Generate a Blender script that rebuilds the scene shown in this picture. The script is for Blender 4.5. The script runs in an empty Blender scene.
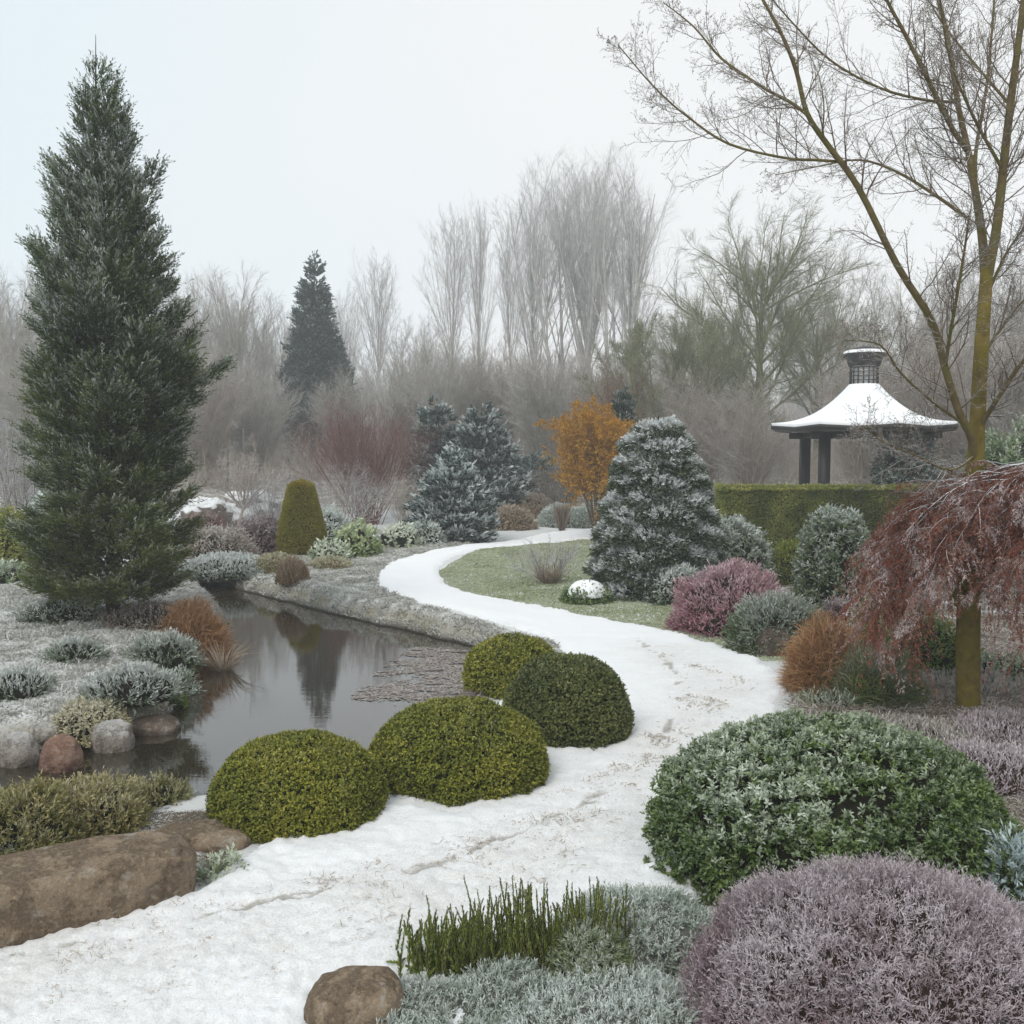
import bpy, math, random
import numpy as np
from mathutils import Vector

# ------------------------------------------------------------------ camera, sky, sun, exposure
scene = bpy.context.scene
C = scene.collection
F = 950.0
PITCH = math.atan(62.0 / F)
CAM = np.array([0.0, 0.0, 3.0])
cam_data = bpy.data.cameras.new('camera')
cam = bpy.data.objects.new('camera', cam_data)
C.objects.link(cam)
cam.location = CAM
cam.rotation_euler = (math.radians(90) - PITCH, 0, 0)
cam_data.sensor_width = 36
cam_data.lens = 36.0 * F / 1024.0
cam_data.clip_end = 1000
scene.camera = cam

world = bpy.data.worlds.new('World')
scene.world = world
world.use_nodes = True
nt = world.node_tree
nt.nodes.clear()
w_out = nt.nodes.new('ShaderNodeOutputWorld')
w_bg = nt.nodes.new('ShaderNodeBackground')
w_sky = nt.nodes.new('ShaderNodeTexSky')
w_sky.sky_type = 'NISHITA'
w_sky.sun_disc = False
SUN_EL, SUN_ROT = math.radians(48), math.radians(212)
w_sky.sun_elevation = SUN_EL
w_sky.sun_rotation = SUN_ROT
w_hsv = nt.nodes.new('ShaderNodeHueSaturation')
w_hsv.inputs['Saturation'].default_value = 0.45
nt.links.new(w_sky.outputs[0], w_hsv.inputs['Color'])
# overcast cloud layer: a pale sheet over the blue, with faint broad variation
w_tc = nt.nodes.new('ShaderNodeTexCoord')
w_no = nt.nodes.new('ShaderNodeTexNoise')
w_no.inputs['Scale'].default_value = 1.3
w_no.inputs['Detail'].default_value = 3
nt.links.new(w_tc.outputs['Generated'], w_no.inputs['Vector'])
w_rm = nt.nodes.new('ShaderNodeValToRGB')
w_rm.color_ramp.elements[0].position = 0.0
w_rm.color_ramp.elements[0].color = (6.2, 7.15, 7.7, 1)
w_rm.color_ramp.elements[1].position = 0.55
w_rm.color_ramp.elements[1].color = (7.55, 7.65, 7.7, 1)
w_sx = nt.nodes.new('ShaderNodeSeparateXYZ')
nt.links.new(w_tc.outputs['Generated'], w_sx.inputs[0])
w_m1 = nt.nodes.new('ShaderNodeMath'); w_m1.operation = 'MULTIPLY_ADD'
nt.links.new(w_sx.outputs[0], w_m1.inputs[0]); w_m1.inputs[1].default_value = 0.85
nt.links.new(w_no.outputs['Fac'], w_m1.inputs[2])
w_m2 = nt.nodes.new('ShaderNodeMath'); w_m2.operation = 'MULTIPLY_ADD'
nt.links.new(w_sx.outputs[2], w_m2.inputs[0]); w_m2.inputs[1].default_value = -0.30
nt.links.new(w_m1.outputs[0], w_m2.inputs[2])
nt.links.new(w_m2.outputs[0], w_rm.inputs['Fac'])
w_mx = nt.nodes.new('ShaderNodeMix')
w_mx.data_type = 'RGBA'
w_mx.inputs['Factor'].default_value = 0.9
nt.links.new(w_hsv.outputs[0], w_mx.inputs[6])
nt.links.new(w_rm.outputs[0], w_mx.inputs[7])
nt.links.new(w_mx.outputs[2], w_bg.inputs['Color'])
w_bg.inputs['Strength'].default_value = 0.1
nt.links.new(w_bg.outputs[0], w_out.inputs['Surface'])

sun_data = bpy.data.lights.new('sun', 'SUN')
sun_data.energy = 1.45
sun_data.angle = math.radians(25)
sun_data.color = (1.0, 0.94, 0.85)
sun = bpy.data.objects.new('sun', sun_data)
C.objects.link(sun)
sun.rotation_euler = (math.radians(90) - SUN_EL, 0, math.radians(180) - SUN_ROT + math.radians(0))

scene.view_settings.view_transform = 'Standard'
scene.view_settings.look = 'None'
scene.view_settings.gamma = 1
scene.view_settings.exposure = 0.40
scene.render.engine = 'CYCLES'
scene.cycles.use_denoising = True
scene.cycles.max_bounces = 6
scene.cycles.diffuse_bounces = 3
scene.cycles.glossy_bounces = 2
scene.cycles.transmission_bounces = 2
scene.cycles.volume_bounces = 3
scene.cycles.transparent_max_bounces = 4
scene.cycles.caustics_reflective = False
scene.cycles.caustics_refractive = False
scene.cycles.use_adaptive_sampling = True
scene.cycles.adaptive_threshold = 0.02

# ------------------------------------------------------------------ helpers
PI = math.pi
FW = np.array([0, math.cos(PITCH), -math.sin(PITCH)])
UP = np.array([0, math.sin(PITCH), math.cos(PITCH)])
RT = np.array([1.0, 0, 0])

def ray(px, py):
    return FW + RT * ((px - 512) / F) + UP * ((512 - py) / F)
def at_z(px, py, z=0.0):
    d = ray(px, py)
    return CAM + d * ((z - CAM[2]) / d[2])
def at_d(px, py, Y):
    d = ray(px, py)
    return CAM + d * (Y / d[1])

def nrm(v):
    return v / np.maximum(np.linalg.norm(v, axis=-1, keepdims=True), 1e-9)
def sstep(a, b, x):
    t = np.clip((x - a) / (b - a), 0, 1)
    return t * t * (3 - 2 * t)
def _hash(ix, iy, iz, seed):
    h = (ix * 374761393 + iy * 668265263 + iz * 2147483647 % 4294967291 + seed * 974634777) & 0xFFFFFFFF
    h = ((h ^ (h >> 13)) * 1274126177) & 0xFFFFFFFF
    h = ((h ^ (h >> 16)) * 2246822519) & 0xFFFFFFFF
    return ((h ^ (h >> 15)) & 0xFFFFFF) / float(0xFFFFFF)
def vnoise(p, seed=0):
    p = np.asarray(p, float)
    i = np.floor(p).astype(np.int64)
    f = p - i
    f = f * f * (3 - 2 * f)
    r = 0
    for dx in (0, 1):
        for dy in (0, 1):
            for dz in (0, 1):
                w = (f[..., 0] if dx else 1 - f[..., 0]) * (f[..., 1] if dy else 1 - f[..., 1]) * (f[..., 2] if dz else 1 - f[..., 2])
                r = r + w * _hash(i[..., 0] + dx, i[..., 1] + dy, i[..., 2] + dz, seed)
    return r
def fbm(p, oct=3, seed=0):
    p = np.asarray(p, float)
    r, a, s = 0, 0.5, 0
    for k in range(oct):
        r = r + a * vnoise(p * (2.03 ** k), seed + k)
        s += a
        a *= 0.5
    return r / s
def xyz(x, y, z=0):
    x = np.asarray(x, float)
    return np.stack([x, np.broadcast_to(np.asarray(y, float), x.shape), np.broadcast_to(np.asarray(z, float), x.shape)], -1)

class MB:
    """collects vertices, faces and the per-vertex vector 'a' (random, frost, along)"""
    def __init__(s):
        s.v, s.a, s.f, s.n = [], [], [], 0
    def add(s, V, Fc, A=None):
        V = np.asarray(V, np.float32).reshape(-1, 3)
        Fc = np.asarray(Fc, np.int64)
        if A is None:
            A = np.zeros_like(V)
        s.v.append(V)
        s.a.append(np.asarray(A, np.float32).reshape(-1, 3))
        s.f.append(Fc + s.n)
        s.n += len(V)
    def build(s, name, mat, parent=None, smooth=False, loc=None):
        me = bpy.data.meshes.new(name)
        V = np.concatenate(s.v)
        if loc is not None:
            V = V - np.asarray(loc, np.float32)
        me.vertices.add(len(V))
        me.vertices.foreach_set('co', V.ravel())
        li = np.concatenate([f.ravel() for f in s.f]).astype(np.int32)
        tot = np.concatenate([np.full(len(f), f.shape[1]) for f in s.f]).astype(np.int32)
        st = np.concatenate([[0], np.cumsum(tot)[:-1]]).astype(np.int32)
        me.loops.add(len(li))
        me.loops.foreach_set('vertex_index', li)
        me.polygons.add(len(tot))
        me.polygons.foreach_set('loop_start', st)
        me.polygons.foreach_set('loop_total', tot)
        if smooth:
            me.polygons.foreach_set('use_smooth', np.ones(len(tot), bool))
        at = me.attributes.new('a', 'FLOAT_VECTOR', 'POINT')
        at.data.foreach_set('vector', np.concatenate(s.a).ravel())
        me.update()
        me.materials.append(mat)
        o = bpy.data.objects.new(name, me)
        C.objects.link(o)
        if parent is not None:
            o.parent = parent
        return o

def thing(name, label, cat, loc=(0, 0, 0), group=None, rz=0):
    o = bpy.data.objects.new(name, None)
    o.empty_display_size = 0.2
    C.objects.link(o)
    o.location = loc
    o.rotation_euler = (0, 0, rz)
    o['label'] = label
    o['category'] = cat
    if group:
        o['group'] = group
    return o
def tag(o, label, cat=None, group=None, kind=None):
    o['label'] = label
    if cat: o['category'] = cat
    if group: o['group'] = group
    if kind: o['kind'] = kind
    return o
def dup(root, loc, rz, sc, label, group=None):
    r = root.copy()
    C.objects.link(r)
    r.location = loc
    r.rotation_euler = (0, 0, rz)
    r.scale = sc
    r['label'] = label
    if group: r['group'] = group
    for ch in list(root.children):
        c = ch.copy()
        C.objects.link(c)
        c.parent = r
    return r

def leaves(mb, P, D, N, L, W, r, f, mid=0.5):
    n = len(P)
    L = np.broadcast_to(np.asarray(L, float), (n,))[:, None]
    W = np.broadcast_to(np.asarray(W, float), (n,))[:, None]
    S = nrm(np.cross(D, N))
    V = np.stack([P, P + D * L * mid + S * W / 2, P + D * L, P + D * L * mid - S * W / 2], 1)
    A = np.zeros((n, 4, 3))
    A[:, :, 0] = np.asarray(r)[:, None]
    A[:, :, 1] = np.asarray(f)[:, None]
    A[:, :, 2] = [0, .5, 1, .5]
    mb.add(V, np.arange(n * 4).reshape(n, 4), A)
def blades(mb, P, D, L, W, droop, r, f, rng):
    n = len(P)
    L = np.broadcast_to(np.asarray(L, float), (n,))[:, None]
    W = np.broadcast_to(np.asarray(W, float), (n,))[:, None]
    Z = np.array([0, 0, 1.0])
    side = nrm(np.cross(D, nrm(rng.normal(size=(n, 3)))))
    H = D * [1, 1, 0]
    droop = np.broadcast_to(np.asarray(droop, float), (n,))[:, None]
    M = P + D * L * .55
    T = P + D * L + H * L * droop - Z * L * droop * .6
    V = np.stack([P - side * W / 2, P + side * W / 2, M + side * W * .4, M - side * W * .4, T], 1)
    b = np.arange(n) * 5
    A = np.zeros((n, 5, 3))
    A[:, :, 0] = np.asarray(r)[:, None]
    A[:, :, 1] = np.asarray(f)[:, None]
    A[:, :, 2] = [0, 0, .55, .55, 1]
    mb.add(V, np.stack([b, b + 1, b + 2, b + 3], 1), A)
    mb.f.append(np.stack([b + 3, b + 2, b + 4], 1) + mb.n - len(V) * 5)
def tubes(mb, pts, rad, sides=3, r=None, cap=False):
    pts = np.asarray(pts, float)
    if pts.ndim == 2:
        pts, rad = pts[None], np.asarray(rad, float)[None]
    n, k, _ = pts.shape
    T = np.gradient(pts, axis=1) if k > 2 else np.repeat(pts[:, 1:] - pts[:, :1], 2, 1)
    T = nrm(T)
    ref = np.where(np.abs(T[:, :1, 2:3]) > .9, np.array([1.0, 0, 0]), np.array([0, 0, 1.0]))
    U = nrm(np.cross(T, np.broadcast_to(ref, T.shape)))
    W = np.cross(T, U)
    ang = np.arange(sides) * 2 * PI / sides
    V = pts[:, :, None] + (U[:, :, None] * np.cos(ang)[:, None] + W[:, :, None] * np.sin(ang)[:, None]) * rad[:, :, None, None]
    A = np.zeros(V.shape)
    A[..., 0] = (np.random.default_rng(1).random(n) if r is None else np.broadcast_to(r, (n,)))[:, None, None]
    A[..., 2] = np.linspace(0, 1, k)[None, :, None]
    idx = np.arange(n * k * sides).reshape(n, k, sides)
    nx = np.roll(idx, -1, axis=2)
    Fq = np.stack([idx[:, :-1], nx[:, :-1], nx[:, 1:], idx[:, 1:]], -1).reshape(-1, 4)
    mb.add(V, Fq, A)

def grow(S, D, L, R, k, rng, wob=.12, trop=0.0, tipr=.25, droop=0.0):
    """n branches of k segments each"""
    n = len(S)
    P = np.zeros((n, k + 1, 3))
    P[:, 0] = S
    d = nrm(D)
    for i in range(k):
        P[:, i + 1] = P[:, i] + d * (L / k)[:, None]
        d = nrm(d + rng.normal(size=(n, 3)) * wob + np.array([0, 0, 1.0]) * (trop - droop * (i + 1) / k))
    rad = R[:, None] * (1 - (1 - tipr) * np.linspace(0, 1, k + 1)[None])
    return P, rad
def sprout(P, rad, per, rng, s0, s1, ang, lenf, rf, jit=.2, flat=0.0, blen=None, taper=True, tk=.75):
    """children of the branches P"""
    n, k1, _ = P.shape
    m = n * per
    b = np.repeat(np.arange(n), per)
    s = (np.tile(np.arange(per), n) + rng.random(m)) / per * (s1 - s0) + s0
    x = np.clip(s, 0, .9999) * (k1 - 1)
    i = x.astype(int)
    fr = (x - i)[:, None]
    S = P[b, i] * (1 - fr) + P[b, i + 1] * fr
    T = nrm(P[b, i + 1] - P[b, i])
    q = rng.normal(size=(m, 3))
    q[:, 2] *= (1 - flat)
    q = nrm(q - T * (q * T).sum(1)[:, None])
    a = (ang + rng.normal(size=m) * jit)[:, None]
    D = T * np.cos(a) + q * np.sin(a)
    if blen is None:
        blen = np.linalg.norm(P[:, 1:] - P[:, :-1], axis=2).sum(1)
    L = blen[b] * lenf * ((1.1 - tk * s) if taper else 1) * (.7 + .6 * rng.random(m))
    R = (rad[b, i] * (1 - fr[:, 0]) + rad[b, i + 1] * fr[:, 0]) * rf
    return S, D, L, R, s

# ------------------------------------------------------------------ materials
MATS = {}
def newmat(name):
    m = bpy.data.materials.new(name)
    m.use_nodes = True
    t = m.node_tree
    b = t.nodes['Principled BSDF']
    return m, t, b
def node(t, typ, **kw):
    n = t.nodes.new('ShaderNode' + typ)
    for k, v in kw.items():
        setattr(n, k, v)
    return n
def c4(c): return (c[0], c[1], c[2], 1)
def mixc(t, fac, a, b):
    m = node(t, 'Mix', data_type='RGBA')
    for s, v in ((0, fac), (6, a), (7, b)):
        if hasattr(v, 'is_linked') or hasattr(v, 'links'):
            t.links.new(v, m.inputs[s])
        else:
            m.inputs[s].default_value = v if s == 0 else c4(v)
    return m.outputs[2]
def ramp(t, fac, stops):
    r = node(t, 'ValToRGB')
    e = r.color_ramp.elements
    while len(e) < len(stops): e.new(.5)
    for el, (p, c) in zip(e, stops):
        el.position = p
        el.color = c4(c) if hasattr(c, '__len__') else (c, c, c, 1)
    t.links.new(fac, r.inputs[0])
    return r.outputs[0]
def math_(t, op, a, b=None, clamp=False):
    m = node(t, 'Math', operation=op, use_clamp=clamp)
    for i, v in enumerate((a, b)):
        if v is None: continue
        if hasattr(v, 'links'): t.links.new(v, m.inputs[i])
        else: m.inputs[i].default_value = v
    return m.outputs[0]
def noise_(t, scale, detail=3, rough=.6, vec=None, coord='Object'):
    n = node(t, 'TexNoise')
    n.inputs['Scale'].default_value = scale
    n.inputs['Detail'].default_value = detail
    n.inputs['Roughness'].default_value = rough
    if vec is None:
        tc = node(t, 'TexCoord')
        vec = tc.outputs[coord]
    t.links.new(vec, n.inputs['Vector'])
    return n.outputs[0]

def fol(name, cols, frost=(.62, .66, .68), amt=1.0, rough=.65, tips=0.0, transl=.25):
    """foliage: colour from each leaf's own random value, rime from each leaf's frost value"""
    m, t, b = newmat(name)
    at = node(t, 'Attribute', attribute_name='a')
    sp = node(t, 'SeparateXYZ')
    t.links.new(at.outputs['Vector'], sp.inputs[0])
    k = len(cols)
    col = ramp(t, sp.outputs[0], [(i / (k - 1), c) for i, c in enumerate(cols)])
    f = math_(t, 'MULTIPLY', sp.outputs[1], amt)
    if tips:
        f = math_(t, 'ADD', f, math_(t, 'MULTIPLY', sp.outputs[2], tips), True)
    col = mixc(t, f, col, frost)
    t.links.new(col, b.inputs['Base Color'])
    b.inputs['Roughness'].default_value = rough
    b.inputs['Specular IOR Level'].default_value = .08
    if transl:
        tr = node(t, 'BsdfTranslucent')
        t.links.new(col, tr.inputs['Color'])
        mx = node(t, 'MixShader')
        mx.inputs[0].default_value = transl
        t.links.new(b.outputs[0], mx.inputs[1])
        t.links.new(tr.outputs[0], mx.inputs[2])
        t.links.new(mx.outputs[0], t.nodes['Material Output'].inputs['Surface'])
    MATS[name] = m
    return m
def bark(name, c1, c2, snow=0.5, scale=6, sharp=(.35, .8), lichen=None):
    """bark with rime lying on its upper side"""
    m, t, b = newmat(name)
    col = mixc(t, ramp(t, noise_(t, scale, 4), [(.35, 0.0), (.65, 1.0)]), c1, c2)
    if lichen:
        col = mixc(t, ramp(t, noise_(t, scale * .35, 5, .7), [(.45, 0.0), (.6, 1.0)]), col, lichen)
    g = node(t, 'NewGeometry')
    sp = node(t, 'SeparateXYZ')
    t.links.new(g.outputs['Normal'], sp.inputs[0])
    up = ramp(t, sp.outputs[2], [(sharp[0], 0.0), (sharp[1], 1.0)])
    nz = ramp(t, noise_(t, scale * 3, 2), [(.5 - snow * .4, 0.0), (.75 - snow * .4, 1.0)])
    f = math_(t, 'MULTIPLY', math_(t, 'MULTIPLY', up, nz), min(1, snow * 1.6))
    col = mixc(t, f, col, (.72, .75, .78))
    t.links.new(col, b.inputs['Base Color'])
    bp = node(t, 'Bump')
    bp.inputs['Strength'].default_value = .6
    bp.inputs['Distance'].default_value = .02
    t.links.new(noise_(t, scale * 2.5, 5, .7), bp.inputs['Height'])
    t.links.new(bp.outputs[0], b.inputs['Normal'])
    b.inputs['Roughness'].default_value = .85
    b.inputs['Specular IOR Level'].default_value = .08
    MATS[name] = m
    return m
def stone(name, c1, c2, lich=(.35, .34, .3), snow=0.0, bump=.9):
    m, t, b = newmat(name)
    n1 = noise_(t, 4.5, 8, .7)
    col = mixc(t, ramp(t, n1, [(.35, 0.0), (.68, 1.0)]), c1, c2)
    n2 = noise_(t, 38, 4, .7)
    col = mixc(t, ramp(t, n2, [(.5, 0.0), (.72, .55)]), col, (c2[0] * 1.7, c2[1] * 1.7, c2[2] * 1.65))
    n4 = noise_(t, 60, 3, .7)
    col = mixc(t, ramp(t, n4, [(.3, .7), (.45, 0.0)]), col, (c1[0] * .35, c1[1] * .35, c1[2] * .35))
    n3 = noise_(t, 5.5, 5, .75)
    col = mixc(t, ramp(t, n3, [(.56, 0.0), (.68, .6)]), col, lich)
    g = node(t, 'NewGeometry')
    sp = node(t, 'SeparateXYZ')
    t.links.new(g.outputs['Normal'], sp.inputs[0])
    if snow < 0:
        up = ramp(t, math_(t, 'ADD', math_(t, 'MULTIPLY', sp.outputs[2], .55), math_(t, 'MULTIPLY', n4, .9)), [(.55, 0.0), (.95, .9)])
        col = mixc(t, math_(t, 'MULTIPLY', up, .55), col, (.55, .56, .56))
    elif snow:
        up = ramp(t, math_(t, 'ADD', sp.outputs[2], math_(t, 'MULTIPLY', n3, .5)), [(1.15 - snow, 0.0), (1.35 - snow, 1.0)])
        col = mixc(t, up, col, (.76, .78, .8))
    t.links.new(col, b.inputs['Base Color'])
    b.inputs['Roughness'].default_value = .85
    b.inputs['Specular IOR Level'].default_value = .15
    bp = node(t, 'Bump')
    bp.inputs['Strength'].default_value = bump
    bp.inputs['Distance'].default_value = .02
    hn = math_(t, 'ADD', math_(t, 'ADD', math_(t, 'MULTIPLY', n2, .6), n3), math_(t, 'MULTIPLY', ramp(t, n1, [(.42, 0.0), (.5, 1.0)]), .5))
    t.links.new(hn, bp.inputs['Height'])
    t.links.new(bp.outputs[0], b.inputs['Normal'])
    MATS[name] = m
    return m
def plain(name, c, rough=.7, var=.25, scale=8, metal=0):
    m, t, b = newmat(name)
    lo = tuple(x * (1 - var) for x in c)
    hi = tuple(min(1, x * (1 + var)) for x in c)
    col = mixc(t, ramp(t, noise_(t, scale, 5), [(.3, 0.0), (.7, 1.0)]), lo, hi)
    t.links.new(col, b.inputs['Base Color'])
    b.inputs['Roughness'].default_value = rough
    b.inputs['Metallic'].default_value = metal
    b.inputs['Specular IOR Level'].default_value = .04 if name.startswith('core') else .3
    MATS[name] = m
    return m
FR = (.66, .69, .69)
fol('box', [(.02, .032, .005), (.10, .12, .012), (.25, .26, .03), (.46, .40, .08)], frost=(.45, .45, .3), amt=.5)
fol('box_dark', [(.016, .028, .007), (.055, .078, .016), (.13, .15, .035), (.28, .26, .09)], frost=(.45, .47, .4), amt=.5)
fol('topiary', [(.14, .15, .010), (.26, .25, .015), (.28, .24, .02), (.40, .27, .03)], frost=(.5, .45, .25), amt=.5)
fol('spruce', [(.018, .034, .012), (.042, .072, .020), (.09, .125, .028), (.16, .18, .045)], frost=(.66, .70, .68), amt=.85)
fol('far_fir', [(.010, .034, .032), (.02, .058, .05), (.04, .08, .06)], frost=(.4, .48, .48))
fol('blue_fir', [(.014, .040, .034), (.032, .072, .058), (.07, .11, .08)], frost=(.64, .69, .69))
fol('snow_fir', [(.016, .034, .014), (.035, .065, .02), (.065, .10, .03)], frost=(.72, .745, .75))
fol('evergreen', [(.018, .04, .007), (.045, .085, .012), (.09, .15, .018), (.18, .25, .03)], frost=(.66, .72, .62))
fol('frosty', [(.035, .065, .025), (.085, .13, .045), (.17, .21, .09)], frost=FR, amt=.86)
fol('silver', [(.08, .13, .055), (.18, .24, .14), (.34, .39, .31)], frost=(.68, .72, .71), amt=.88)
fol('ice_blue', [(.17, .24, .24), (.28, .36, .36), (.4, .46, .46)], frost=(.6, .7, .72))
fol('heather', [(.07, .038, .045), (.17, .10, .115), (.26, .175, .195), (.37, .28, .30)], frost=(.62, .57, .60))
fol('pink', [(.14, .045, .06), (.30, .11, .14), (.44, .21, .24)], frost=(.62, .5, .53))
fol('brown', [(.08, .05, .03), (.18, .12, .075), (.3, .21, .13)], frost=(.55, .53, .5))
fol('russet', [(.10, .035, .02), (.17, .06, .04), (.22, .11, .08)], frost=(.5, .42, .4))
fol('purple', [(.05, .02, .024), (.11, .05, .055), (.17, .09, .09)], frost=(.5, .46, .47))
fol('orange_grass', [(.20, .09, .035), (.38, .20, .085), (.54, .36, .19)], frost=(.5, .4, .3), amt=.6)
fol('tan_grass', [(.16, .10, .05), (.28, .19, .11), (.42, .32, .22)], frost=(.6, .57, .52), amt=.6)
fol('green_grass', [(.07, .11, .025), (.15, .20, .055), (.3, .33, .15)], frost=FR, amt=.8)
fol('frost_grass', [(.15, .145, .10), (.3, .29, .23), (.45, .44, .38)], frost=(.78, .79, .79))
fol('lawn', [(.17, .2, .075), (.29, .32, .13), (.42, .44, .25)], frost=(.66, .7, .64))
fol('olive', [(.07, .085, .018), (.17, .175, .04), (.30, .26, .085), (.45, .37, .17)], frost=(.55, .53, .42))
fol('lime', [(.05, .10, .012), (.12, .2, .02), (.22, .3, .05)], frost=(.6, .66, .45), transl=.35)
fol('pale_green', [(.08, .13, .05), (.2, .27, .12), (.36, .42, .22)], frost=(.7, .74, .64))
fol('spike', [(.11, .15, .02), (.26, .33, .06), (.42, .45, .15)], frost=(.3, .28, .22), amt=.5)
fol('amber', [(.30, .13, .012), (.50, .25, .02), (.62, .38, .05)], frost=(.5, .35, .15), amt=.4, transl=.4)
fol('maple_red', [(.09, .026, .018), (.2, .062, .036), (.28, .12, .075), (.36, .22, .16)], frost=(.62, .56, .56))
fol('hedge', [(.045, .07, .01), (.13, .165, .025), (.26, .29, .055), (.42, .40, .12)], frost=(.4, .4, .25), amt=.5)
fol('dead_leaf', [(.10, .06, .045), (.2, .14, .11), (.42, .38, .35)], frost=(.6, .58, .56))
bark('bark_spruce', (.02, .014, .010), (.05, .035, .025), .1)
bark('bark_moss', (.10, .075, .035), (.16, .12, .06), .3, 9, (.7, .98), lichen=(.12, .11, .035))
bark('bark_trunk', (.10, .075, .025), (.19, .145, .04), .05, 9, (.85, .99), lichen=(.15, .125, .02))
bark('twig', (.10, .075, .052), (.2, .155, .115), .6, 10, (.35, .85))
bark('bark_grey', (.32, .31, .30), (.5, .48, .46), .6, 2)  # rimed bark, paled further so distance haze sits in the colour
bark('bark_wood', (.26, .24, .205), (.42, .39, .35), .6, 2)  # rime plus extra paleness painted in for haze over the wood edge
bark('bark_olive', (.12, .125, .06), (.23, .235, .12), .35, 2)
bark('bark_red', (.13, .055, .045), (.2, .10, .085), .3, 3)
bark('bark_rose', (.27, .22, .18), (.42, .36, .31), .6, 3)  # scrub bark lightened past its rime to imitate haze
bark('bark_rime', (.15, .13, .115), (.3, .27, .25), .85, 3, (.1, .6))
stone('rock_brown', (.12, .088, .06), (.24, .185, .13))
stone('rock_dark', (.07, .055, .045), (.13, .10, .08))
stone('rock_red', (.18, .10, .075), (.26, .17, .13))
stone('rock_snow', (.12, .10, .09), (.24, .2, .18), snow=.75)
stone('rock_frost', (.16, .14, .12), (.3, .27, .24), lich=(.45, .45, .44), snow=-1)
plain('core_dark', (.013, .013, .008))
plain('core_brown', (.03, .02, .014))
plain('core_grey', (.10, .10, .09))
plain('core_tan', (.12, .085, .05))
plain('post', (.014, .014, .015), .5)
plain('rim', (.03, .028, .027), .6)
plain('louvre', (.62, .61, .6), .7)
plain('teal', (.05, .16, .17), .6)
# ------------------------------------------------------------------ land, pond, path
WATER = -0.35
def chaikin(p, it=3, closed=True):
    p = np.asarray(p, float)
    for _ in range(it):
        q = np.roll(p, -1, 0)
        a, b = p * .75 + q * .25, p * .25 + q * .75
        n = np.stack([a, b], 1).reshape(-1, 2)
        p = n if closed else np.concatenate([p[:1], n[1:-2] if len(n) > 3 else n, p[-1:]])
    return p
def poly_sd(x, y, poly, closed=True):
    """signed distance, negative inside"""
    x, y = np.asarray(x, float).ravel(), np.asarray(y, float).ravel()
    d2 = np.full(x.shape, 1e18)
    ins = np.zeros(x.shape, bool)
    n = len(poly)
    for i in range(n if closed else n - 1):
        ax, ay = poly[i]
        bx, by = poly[(i + 1) % n]
        ex, ey = bx - ax, by - ay
        t = np.clip(((x - ax) * ex + (y - ay) * ey) / (ex * ex + ey * ey + 1e-12), 0, 1)
        d2 = np.minimum(d2, (x - ax - t * ex) ** 2 + (y - ay - t * ey) ** 2)
        if closed and ay != by:
            c = (ay > y) != (by > y)
            ins ^= c & (x < (bx - ax) * (y - ay) / (by - ay) + ax)
    d = np.sqrt(d2)
    return np.where(ins, -d, d) if closed else d
def px_poly(pts, z=0.0, it=3, closed=True):
    return chaikin([at_z(px, py, z)[:2] for px, py in pts], it, closed)

POND = px_poly([(-60, 770), (0, 757), (45, 757), (100, 745), (150, 731), (186, 712), (178, 690), (196, 664), (228, 645), (232, 615),
                (190, 592), (200, 582), (262, 598), (320, 612), (400, 632), (462, 645), (505, 662), (490, 690), (450, 720),
                (380, 765), (300, 812), (205, 822), (120, 812), (40, 812), (-60, 830), (-220, 830), (-220, 790)], WATER)
PATH = px_poly([(-130, 1000), (0, 957), (100, 930), (192, 905), (222, 880), (240, 858), (258, 846), (300, 826), (360, 800), (390, 775), (470, 745), (500, 690), (560, 668), (560, 668), (562, 642), (500, 625), (430, 606),
                (384, 591), (374, 578), (388, 563), (430, 552), (500, 542), (545, 534), (600, 529), (680, 526), (680, 533), (600, 538), (540, 543), (480, 550),
                (446, 560), (437, 572), (450, 587), (500, 600), (560, 612), (620, 623), (680, 635), (730, 650), (768, 668),
                (789, 695), (786, 716), (740, 770), (720, 830), (720, 900), (640, 985), (500, 1060), (300, 1130), (-130, 1200)], 0.0, 2)
RUTS = [px_poly(p, 0, 2, False) for p in (
    [(636, 640), (664, 665), (680, 693), (673, 728), (650, 760), (618, 790), (570, 822), (470, 862), (330, 905), (120, 950), (-60, 985)],
    [(660, 640), (700, 670), (716, 705), (706, 745), (680, 790), (640, 840), (560, 890), (430, 935), (250, 985), (60, 1030)])]

def ground(x, y):
    shp = np.shape(x)
    x, y = np.asarray(x, float).ravel(), np.asarray(y, float).ravel()
    p = xyz(x, y)
    base = (fbm(p * .35, 2, 3) - .5) * .16 + (fbm(p * 2.2, 2, 7) - .5) * .05
    base += .30 * np.exp(-(((x + 8.5) / 4.0) ** 2 + ((y - 17.5) / 4.5) ** 2))
    base += .25 * np.exp(-(((x - 7.0) / 3.5) ** 2 + ((y - 9.5) / 4) ** 2))
    base += .055 * np.clip(y - 38, 0, 45)
    sd = np.full(x.shape, 50.0)
    m = (y > 2) & (y < 32) & (np.abs(x) < 22)
    if m.any():
        sd[m] = poly_sd(x[m], y[m], POND)
    sd = sd + (vnoise(p * 3.1, 11) - .5) * .16
    s = sstep(-.02, .5, sd)
    z = base * s + (WATER - .06 - .5 * sstep(0, 1.2, -sd)) * (1 - s)
    return z.reshape(shp)
def G(x, y):
    return float(ground(np.array([x]), np.array([y]))[0])
def spot(px, py):
    """the point of the ground seen at a pixel"""
    z = 0.0
    for _ in range(4):
        p = at_z(px, py, z)
        z = G(p[0], p[1])
    return p[0], p[1], z

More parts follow.
